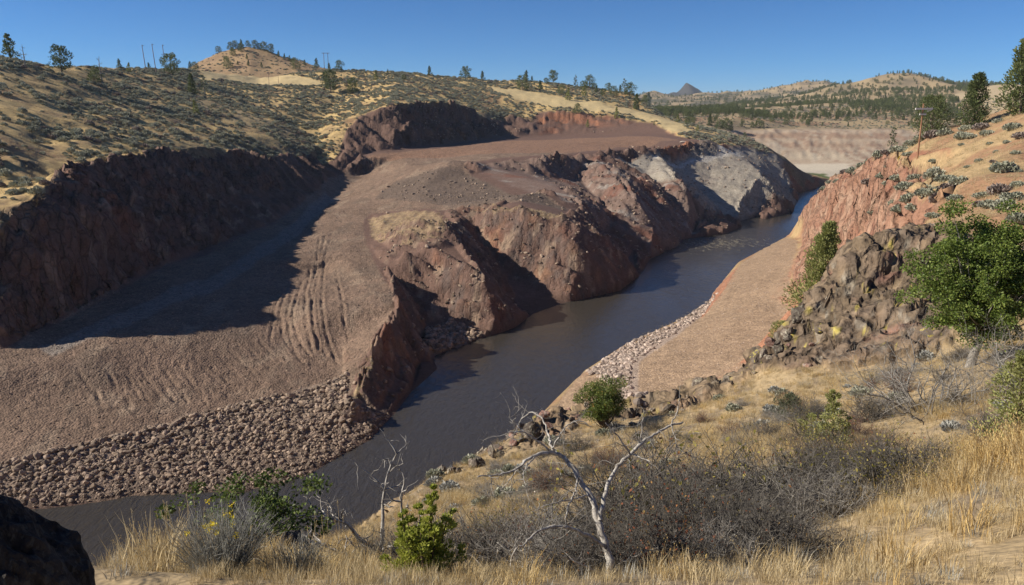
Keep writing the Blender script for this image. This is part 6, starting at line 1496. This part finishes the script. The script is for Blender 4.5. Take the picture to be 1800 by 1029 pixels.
SPOTS = [  # kind, variant, x, y, height, label
    ('bramble', 0, 3.2, 13.6, 1.75, 'tangled bramble with red leaves right of the dead tree'),
    ('bramble', 1, 2.6, 11.2, 1.55, 'tangled dark shrub with pale yellow leaves just right of the dead trunk'),
    ('bramble', 2, 4.4, 16.8, 1.6, 'bramble with red leaves at the rim above the gravel bar'),
    ('dark', 0, 1.75, 9.9, 1.15, 'dark leafless shrub at the foot of the dead tree, right side'),
    ('dark', 1, 3.7, 10.4, 1.2, 'dark bare thicket in the lower middle right of the dead tree'),
    ('dark', 0, 5.6, 12.9, 1.25, 'dark bare thicket left of the shaded hollow on the near slope'),
    ('dark', 1, 6.6, 13.6, 1.15, 'blackish bare thicket in the shaded hollow of the near slope'),
    ('grey', 0, 4.6, 10.8, 0.95, 'grey bare shrub in grass at the lower middle, before dark thickets'),
    ('red', 0, 9.4, 21.5, 1.15, 'reddish upright shrub below the grey bare bush'),
    ('upright', 0, 8.6, 19.2, 2.1, 'tall thin-stemmed shrub with few yellow and red leaves on the slope'),
    ('upright', 0, 7.2, 16.4, 1.3, 'shorter thin-stemmed shrub with yellowing leaves below the tall one'),
    ('bigbare', 0, 15.5, 26.8, 3.4, 'large grey bare bush with drooping branches under the oak'),
    ('bigbare', 0, 18.9, 27.0, 2.6, 'grey bare bush right of the oak trunk'),
    ('grey', 1, -1.6, 15.2, 1.35, 'grey bare shrub on the brink left of the dead tree'),
    ('grey', 0, -2.0, 12.4, 1.05, 'grey twiggy shrub behind the bright juniper sapling'),
    ('dark', 1, -0.9, 10.6, 1.0, 'dark brown twiggy shrub left behind the bright juniper sapling'),
    ('grey', 1, 0.3, 9.4, 0.95, 'grey twiggy shrub between the bright sapling and dead tree'),
    ('red', 0, 0.1, 10.9, 0.8, 'small reddish shrub left of the dead trunk'),
    ('bramble', 1, 1.0, 12.6, 1.1, 'twiggy shrub with yellow leaves behind the dead trunk'),
    ('dark', 0, 2.6, 17.0, 1.1, 'dark twiggy shrub near the brink right of the small round oak'),
    ('grey', 0, 11.5, 19.0, 0.9, 'low grey shrub in golden grass near the right-hand juniper'),
    ('dark', 1, 7.7, 14.6, 0.9, 'dark low thicket in grass right of the shaded hollow'),
    ('grey', 1, 5.4, 11.3, 0.8, 'low grey twiggy shrub in the lower right grass'),
    ('dark', 1, 1.35, 8.2, 0.8, 'dark bare shrub at the bottom edge just right of the dead trunk'),
    ('bramble', 0, 2.05, 8.6, 0.85, 'bramble with red leaves at the bottom edge right of the dead tree'),
    ('dark', 0, 2.75, 8.9, 0.85, 'dark bare shrub at the bottom edge, second right of the dead trunk'),
    ('grey', 1, 3.5, 9.1, 0.75, 'grey twiggy shrub at the bottom edge in front of the dark thicket'),
    ('grey', 0, 0.45, 7.9, 0.62, 'low grey twigs in front of the dead tree on its left'),
    ('bramble', 1, 4.9, 12.4, 1.1, 'yellow-leaved thicket behind the grey lower middle shrub'),
    ('bramble', 2, 5.9, 14.6, 1.15, 'bramble with scattered leaves above the shaded hollow'),
    ('bramble', 1, 6.9, 12.4, 0.95, 'yellow-leaved bramble in the golden grass at lower right'),
    ('dark', 0, 7.5, 13.3, 1.0, 'dark bare thicket at the right end of the shaded hollow'),
    ('grey', 1, 8.9, 14.6, 0.85, 'grey bare shrub in golden grass left of the edge juniper'),
    ('bramble', 0, 4.0, 14.9, 1.3, 'bramble with red leaves behind the two dark thickets'),
    ('dark', 1, 1.9, 13.2, 1.05, 'dark twiggy shrub on the slope behind the dead tree'),
    ('grey', 0, 0.2, 13.6, 0.95, 'grey twiggy shrub on the slope above the bright sapling'),
    ('dark', 0, -1.7, 9.3, 0.85, 'brown twiggy shrub at the brink left of the bright sapling'),
    ('grey', 1, -0.2, 16.9, 0.9, 'grey twiggy shrub near the brink below the small round oak'),
    ('upright', 0, 6.0, 18.2, 1.35, 'thin-stemmed shrub with yellowing leaves in the middle of the slope'),
    ('dark', 1, 0.75, 7.4, 0.6, 'dark twigs at the bottom edge left of the dead trunk'),
    ('bramble', 2, 1.6, 7.5, 0.62, 'low bramble at the bottom edge nearest the dead trunk'),
    ('dark', 0, 3.1, 7.9, 0.7, 'dark twigs at the bottom edge below the thickets'),
    ('grey', 1, 2.4, 7.7, 0.6, 'low grey twigs at the bottom edge below the bramble'),
    ('bramble', 1, 6.2, 11.6, 0.9, 'yellow-leaved bramble at the right end of the thickets'),
    ('dark', 1, 8.2, 15.4, 1.1, 'dark bare thicket up the slope right of the hollow'),
    ('grey', 0, 3.4, 12.2, 1.35, 'grey bare shrub rising from the middle of the thickets'),
    ('grey', 1, 5.0, 14.2, 1.2, 'grey bare shrub behind the dark thickets'),
    ('grey', 0, 17.2, 24.0, 1.7, 'grey bare bush below the oak at the right edge'),
    ('dark', 1, 13.9, 27.6, 1.5, 'dark bare bush left of the big grey one under the oak'),
    ('red', 0, 12.2, 25.4, 1.0, 'reddish shrub left of the grey bare bush under the oak'),
]
for (kd, vr, x, y, h_, lab) in SPOTS:
    if y < 14.5 and x > 0: h_ = h_ * 1.32
    put_plant('bare_shrub' if kd in ('grey', 'dark', 'bigbare') else 'autumn_shrub', SH[kd][vr % len(SH[kd])], ('stems', 'leaves'), ground_pt(x, y, 0.04), lab, 'shrub', float(h_), RNG.uniform(0, 6.28))
rs = np.random.default_rng(86); n_sc = 0
for k in range(600):
    r = rs.uniform(9.5, 44); a = rs.uniform(-0.05, 0.63); x, y = r * math.sin(a), r * math.cos(a)
    if n_sc >= 110 or mask_at((NEAR & (zRockN < 0.4)).astype(np.float32), x, y) < 0.5 or (x > 4.5 and y < 11): continue
    kd = ('grey', 'grey', 'grey', 'dark', 'red', 'dark', 'upright')[k % 7]; h_ = rs.uniform(0.5, 1.3) * (1.0 if kd != 'grey' else 0.9); n_sc += 1
    look = {'grey': 'grey leafless shrub', 'dark': 'dark leafless shrub', 'red': 'reddish twiggy shrub', 'upright': 'thin-stemmed yellowing shrub'}[kd]
    put_plant('bare_shrub' if kd in ('grey', 'dark', 'bigbare') else 'autumn_shrub', SH[kd][k % len(SH[kd])], ('stems', 'leaves'), ground_pt(x, y, 0.04), 'small %s scattered in the dry grass of the near slope' % look, 'shrub', float(h_), rs.uniform(0, 6.28), 'small shrubs scattered on the near slope')
# dead white-branched shrub left of centre
b = Buf(); t2 = Buf(); rng = np.random.default_rng(82); tips = []
root = link('dead_shrub', None, None, ground_pt(-2.35, 12.2, 0.05), (0, 0, 0), 1.5)
for (dx, dy, dz, L_) in [(-0.55, 0, 0.9, 1.25), (0.1, 0.1, 1, 1.5), (0.4, -0.1, 0.9, 1.2), (-0.9, 0.1, 0.5, 1.15), (-0.25, -0.2, 1, 1.3), (0.65, 0, 0.6, 1.0), (-1.0, 0, 0.15, 1.0)]:
    bb = Buf(); p = bend_path((0, 0, 0), (dx, dy, dz), L_, 9, rng, 0.2, 0.0); tube(bb, p, np.linspace(0.034, 0.009, 10), 6)
    link('branch', bb.mesh('branch', M['deadwood'], True), root)
    for k in range(9):
        j = int(rng.integers(3, 10)); grow(t2, p[j], rng.normal(size=3) * 0.7 + unit(p[j] - p[j - 1]), rng.uniform(0.2, 0.45), 0.011, 1, rng, tips, 0.3, 0, 4, (2, 4), 0.8, 0.6)
link('twigs', t2.mesh('twigs', M['deadwood']), root)['kind'] = 'stuff'
tag(root, 'bleached dead shrub with curling branches against the dark river', 'shrub')

# rabbitbrush with yellow flowers
def rabbitbrush(seed, n, h_, w_):
    rng = np.random.default_rng(seed); sb = Buf(); fb = Buf()
    for i in range(n):
        a = rng.uniform(0, 6.28); o = rng.uniform(0, 1) ** 0.6
        d = np.array([math.cos(a) * o * w_ / h_, math.sin(a) * o * w_ / h_, 1.0]); L_ = h_ * rng.uniform(0.55, 1.05)
        p = bend_path((math.cos(a) * o * 0.07, math.sin(a) * o * 0.07, -0.03), d, L_, 5, rng, 0.06, 0.02); tube(sb, p, np.linspace(0.0042, 0.0016, 6), 3, False)
        for k in range(4):
            j = int(rng.integers(2, 5)); dd = unit(p[j + 1] - p[j]) + rng.normal(size=3) * 0.35
            q = bend_path(p[j], dd, L_ * 0.3, 3, rng, 0.1); tube(sb, q, np.linspace(0.002, 0.001, 4), 3, False)
            if k < 2:
                C = q[1:]; leaf_quads(sb, C, np.tile(dd, (len(C), 1)), 0.04, 0.004, rng)
    for i in range(15):
        a = rng.uniform(0, 6.28); o = rng.uniform(0.1, 0.62); c_ = np.array([math.cos(a) * o * w_ * 0.8, math.sin(a) * o * w_ * 0.8, h_ * rng.uniform(0.68, 1.02)])
        m_ = 22; C = c_ + rng.normal(size=(m_, 3)) * np.array([0.016, 0.016, 0.011]); leaf_quads(fb, C, rng.normal(size=(m_, 3)) + np.array([0, 0, 0.8]), 0.018, 0.011, rng)
    return sb.mesh('stems', M['greystem']), fb.mesh('blossoms', M['yellow_flower'])
put_plant('rabbitbrush', rabbitbrush(751, 330, 0.78, 0.62), ('stems', 'blossoms'), ground_pt(-2.85, 6.75, 0.02), 'grey-stemmed bush with small yellow flowers at the bottom left', 'shrub')
put_plant('rabbitbrush', rabbitbrush(752, 180, 0.5, 0.5)[:1], ('stems',), ground_pt(-2.2, 7.0, 0.02), 'flowerless grey-stemmed bush right of the yellow-flowered one', 'shrub')

# ---------------------------------------------------------------- grass
TUFT = [grass_tuft(801 + k, M['straw'], 52, 0.44, seedhead=k == 0, w=0.004, spread=0.22) for k in range(4)] + [grass_tuft(811 + k, M['straw_gold'], 56, 0.5, w=0.0042, spread=0.22, seedhead=True) for k in range(2)] + [grass_tuft(821, M['greystem'], 36, 0.34, w=0.004)]
protos = []
gp = [(-3.55, 7.2), (-3.2, 7.6), (-3.9, 7.5), (-3.7, 6.8), (4.6, 6.9), (3.6, 6.4), (3.0, 7.2)]
for k, (x, y) in enumerate(gp):
    o = link('grass_tuft', TUFT[k], None, ground_pt(x, y, 0.02), (0, 0, k * 1.1), 1.35 if k < 4 else 1.0)
    tag(o, ['tall dry grass clump with seed heads left of the yellow-flowered bush', 'dry straw grass clump behind the yellow-flowered bush', 'dry straw grass clump next to the big dark corner rock', 'short straw grass clump in front beside the corner rock',
            'golden grass clump at the bottom right', 'golden grass clump at the bottom edge right of centre', 'grey wiry tuft at the bottom edge right of the dead tree'][k], 'grass')
    protos.append(o)
gx, gy = [], []
rng = np.random.default_rng(83)
for (r0_, r1_, n_) in ((3.0, 9.0, 1750), (9.0, 18.0, 6800), (18.0, 34.0, 12500), (34.0, 62.0, 16500)):
    r = np.sqrt(rng.uniform(r0_ ** 2, r1_ ** 2, n_)); a = rng.uniform(-0.6, 0.92, n_); gx.append(r * np.sin(a)); gy.append(r * np.cos(a))
gx = np.concatenate(gx); gy = np.concatenate(gy)
k = (mask_at((NEAR & (zRockN < 0.5)).astype(np.float32), gx, gy) > 0.5); gx, gy = gx[k], gy[k]; gz = height_at(gx, gy)
bare = fbm(gx / 4, gy / 4, 3, 330); k = (RNG.uniform(0, 1, len(gx)) < 0.12 + 0.95 * sstep(-0.35, 0.35, bare)) & in_view(gx, gy, gz, 0.4); gx, gy, gz, bare = gx[k], gy[k], gz[k], bare[k]
kd = RNG.choice(7, len(gx), p=[.17, .19, .19, .17, .1, .1, .08]); goldp = sstep(5.0, 9.0, gx) * sstep(26, 16, gy); kd = np.where(RNG.uniform(0, 1, len(gx)) < goldp * 0.7, RNG.integers(4, 6, len(gx)), kd)
gs = RNG.uniform(0.35, 0.95, len(gx)) * (0.7 + 0.3 * sstep(7.0, 11.0, np.hypot(gx, gy))) * (0.75 + 0.45 * sstep(-0.4, 0.6, bare)) * (1 + 0.45 * goldp)
n_s = 22000; r = np.sqrt(rng.uniform(7.0 ** 2, 62 ** 2, n_s)); r = np.where(rng.uniform(0, 1, n_s) < 0.55, rng.uniform(4, 40, n_s), r); a = rng.uniform(-0.45, 0.9, n_s); lx = r * np.sin(a); ly = r * np.cos(a)
k = mask_at((NEAR & (zRockN < 0.5)).astype(np.float32), lx, ly) > 0.5; lx, ly = lx[k], ly[k]; lz = height_at(lx, ly); k = in_view(lx, ly, lz, 0.35); lx, ly, lz = lx[k], ly[k], lz[k]
gx = np.concatenate([gx, lx]); gy = np.concatenate([gy, ly]); gz = np.concatenate([gz, lz]); kd = np.concatenate([kd, RNG.choice([1, 2, 3, 6], len(lx), p=[.3, .3, .2, .2])]); gs = np.concatenate([gs, RNG.uniform(0.22, 0.5, len(lx))])
n_e = 260; r = rng.uniform(5.2, 8.0, n_e); a = rng.uniform(-0.62, -0.05, n_e); lx = r * np.sin(a); ly = r * np.cos(a); k = mask_at((NEAR & (zRockN < 0.5)).astype(np.float32), lx, ly) > 0.5; lx, ly = lx[k], ly[k]; lz = height_at(lx, ly)
gx = np.concatenate([gx, lx]); gy = np.concatenate([gy, ly]); gz = np.concatenate([gz, lz]); kd = np.concatenate([kd, RNG.choice([1, 2, 3, 6], len(lx))]); gs = np.concatenate([gs, RNG.uniform(0.25, 0.5, len(lx))])
k = ~((gx > 0.1) & (gx < 4.6) & (gy < 10.5) & (RNG.uniform(0, 1, len(gx)) < 0.72)) & ~((gx < -1.6) & (gy < 6.6) & (RNG.uniform(0, 1, len(gx)) < 0.5)); gx, gy, gz, kd, gs = gx[k], gy[k], gz[k], kd[k], gs[k]
o = instances('dry_grass', protos, np.stack([gx, gy, gz - 0.02], 1), RNG.uniform(0, 6.28, len(gx)), gs, kd, 0.12)
tag(o, 'dry straw-coloured grass covering the near slope', 'grass')
def far_grass(name, mask, x0, x1, y0, y1, step, seed, lo, hi, label, drop):
    x, y = jitter_grid(x0, x1, y0, y1, step, seed); z = height_at(x, y)
    k = (mask_at(mask, x, y) > 0.5) & in_view(x, y, z, 0.03) & (RNG.uniform(0, 1, len(x)) < 0.25 + 0.75 * sstep(-0.4, 0.4, fbm(x / drop, y / drop, 3, seed)))
    x, y, z = x[k], y[k], z[k]; k = sees(x, y, z + 0.3); x, y, z = x[k], y[k], z[k]
    tag(instances(name, protos[:4], np.stack([x, y, z - 0.03], 1), RNG.uniform(0, 6.28, len(x)), RNG.uniform(lo, hi, len(x)), RNG.integers(0, 4, len(x)), 0.15), label, 'grass')
far_grass('right_hill_grass', (RIGHT & ~NEAR & (redw < 0.4) & (zRG < 0.3)).astype(np.float32), 35, 130, 55, 240, 0.9, 91, 0.6, 1.3, 'dry grass on the reddish hill around the utility pole', 9)
far_grass('left_hill_grass', ((hill > 0.5) & (SL < 0.9)).astype(np.float32), -330, -60, 150, 520, 2.1, 92, 1.2, 2.4, 'dry tan grass between the bushes on the left hillside', 18)
o = instances('knob_grass', [protos[1], protos[3], protos[6]], KN - np.array([0, 0, 0.02]), RNG.uniform(0, 6.28, len(KN)), ks * 1.5, RNG.integers(0, 3, len(KN)), 0.2)
tag(o, 'dry grass on top of the rocky knob left of the river', 'grass')
# low grey brush on the near slope, and leaf-litter twigs
gr = np.random.default_rng(84); n_g = 0
PALE_SAGE = [sage_mesh(240 + k, M['greystem'] if k % 2 else M['sage'], 420, 'grey_shrub') for k in range(4)]
for k in range(400):
    r = math.sqrt(gr.uniform(12 ** 2, 60 ** 2)); a = gr.uniform(-0.2, 0.63); x, y = r * math.sin(a), r * math.cos(a)
    if n_g >= 85 or mask_at((NEAR & (zRockN < 0.5)).astype(np.float32), x, y) < 0.5: continue
    s = gr.uniform(0.5, 1.15); o = link('grey_shrub', PALE_SAGE[k % 4], None, ground_pt(x, y, 0.03), (0, 0, gr.uniform(0, 6.28)), (s, s, s * 0.7)); n_g += 1
    tag(o, 'low pale grey shrub in the dry grass of the near slope', 'shrub', 'low grey shrubs on the near slope')
# tall single grass stalks in front, bottom left
b = Buf(); rng = np.random.default_rng(85)
for (x0, y0, n_) in ((-3.3, 6.9, 26), (-3.75, 7.3, 18), (-2.3, 8.6, 10), (-1.9, 8.0, 6)):
    for i in range(n_):
        x = x0 + rng.normal() * 0.16; y = y0 + rng.normal() * 0.2; z = float(height_at(x, y)); L_ = rng.uniform(0.45, 0.95)
        p = bend_path((x, y, z - 0.02), (rng.normal() * 0.12, rng.normal() * 0.1, 1), L_, 6, rng, 0.05, 0.02); tube(b, p, np.linspace(0.0032, 0.0015, 7), 3, False)
        C = p[-1] - np.array([0, 0, 1]) * np.linspace(0, 0.09, 9)[:, None] + rng.normal(size=(9, 3)) * 0.005; leaf_quads(b, C, np.tile([0.1, 0, 1.0], (9, 1)), 0.026, 0.006, rng)
o = link('tall_grass_stalks', b.mesh('tall_grass_stalks', M['straw'])); o['kind'] = 'stuff'; tag(o, 'tall thin straw stalks with seed heads at the bottom left', 'grass')
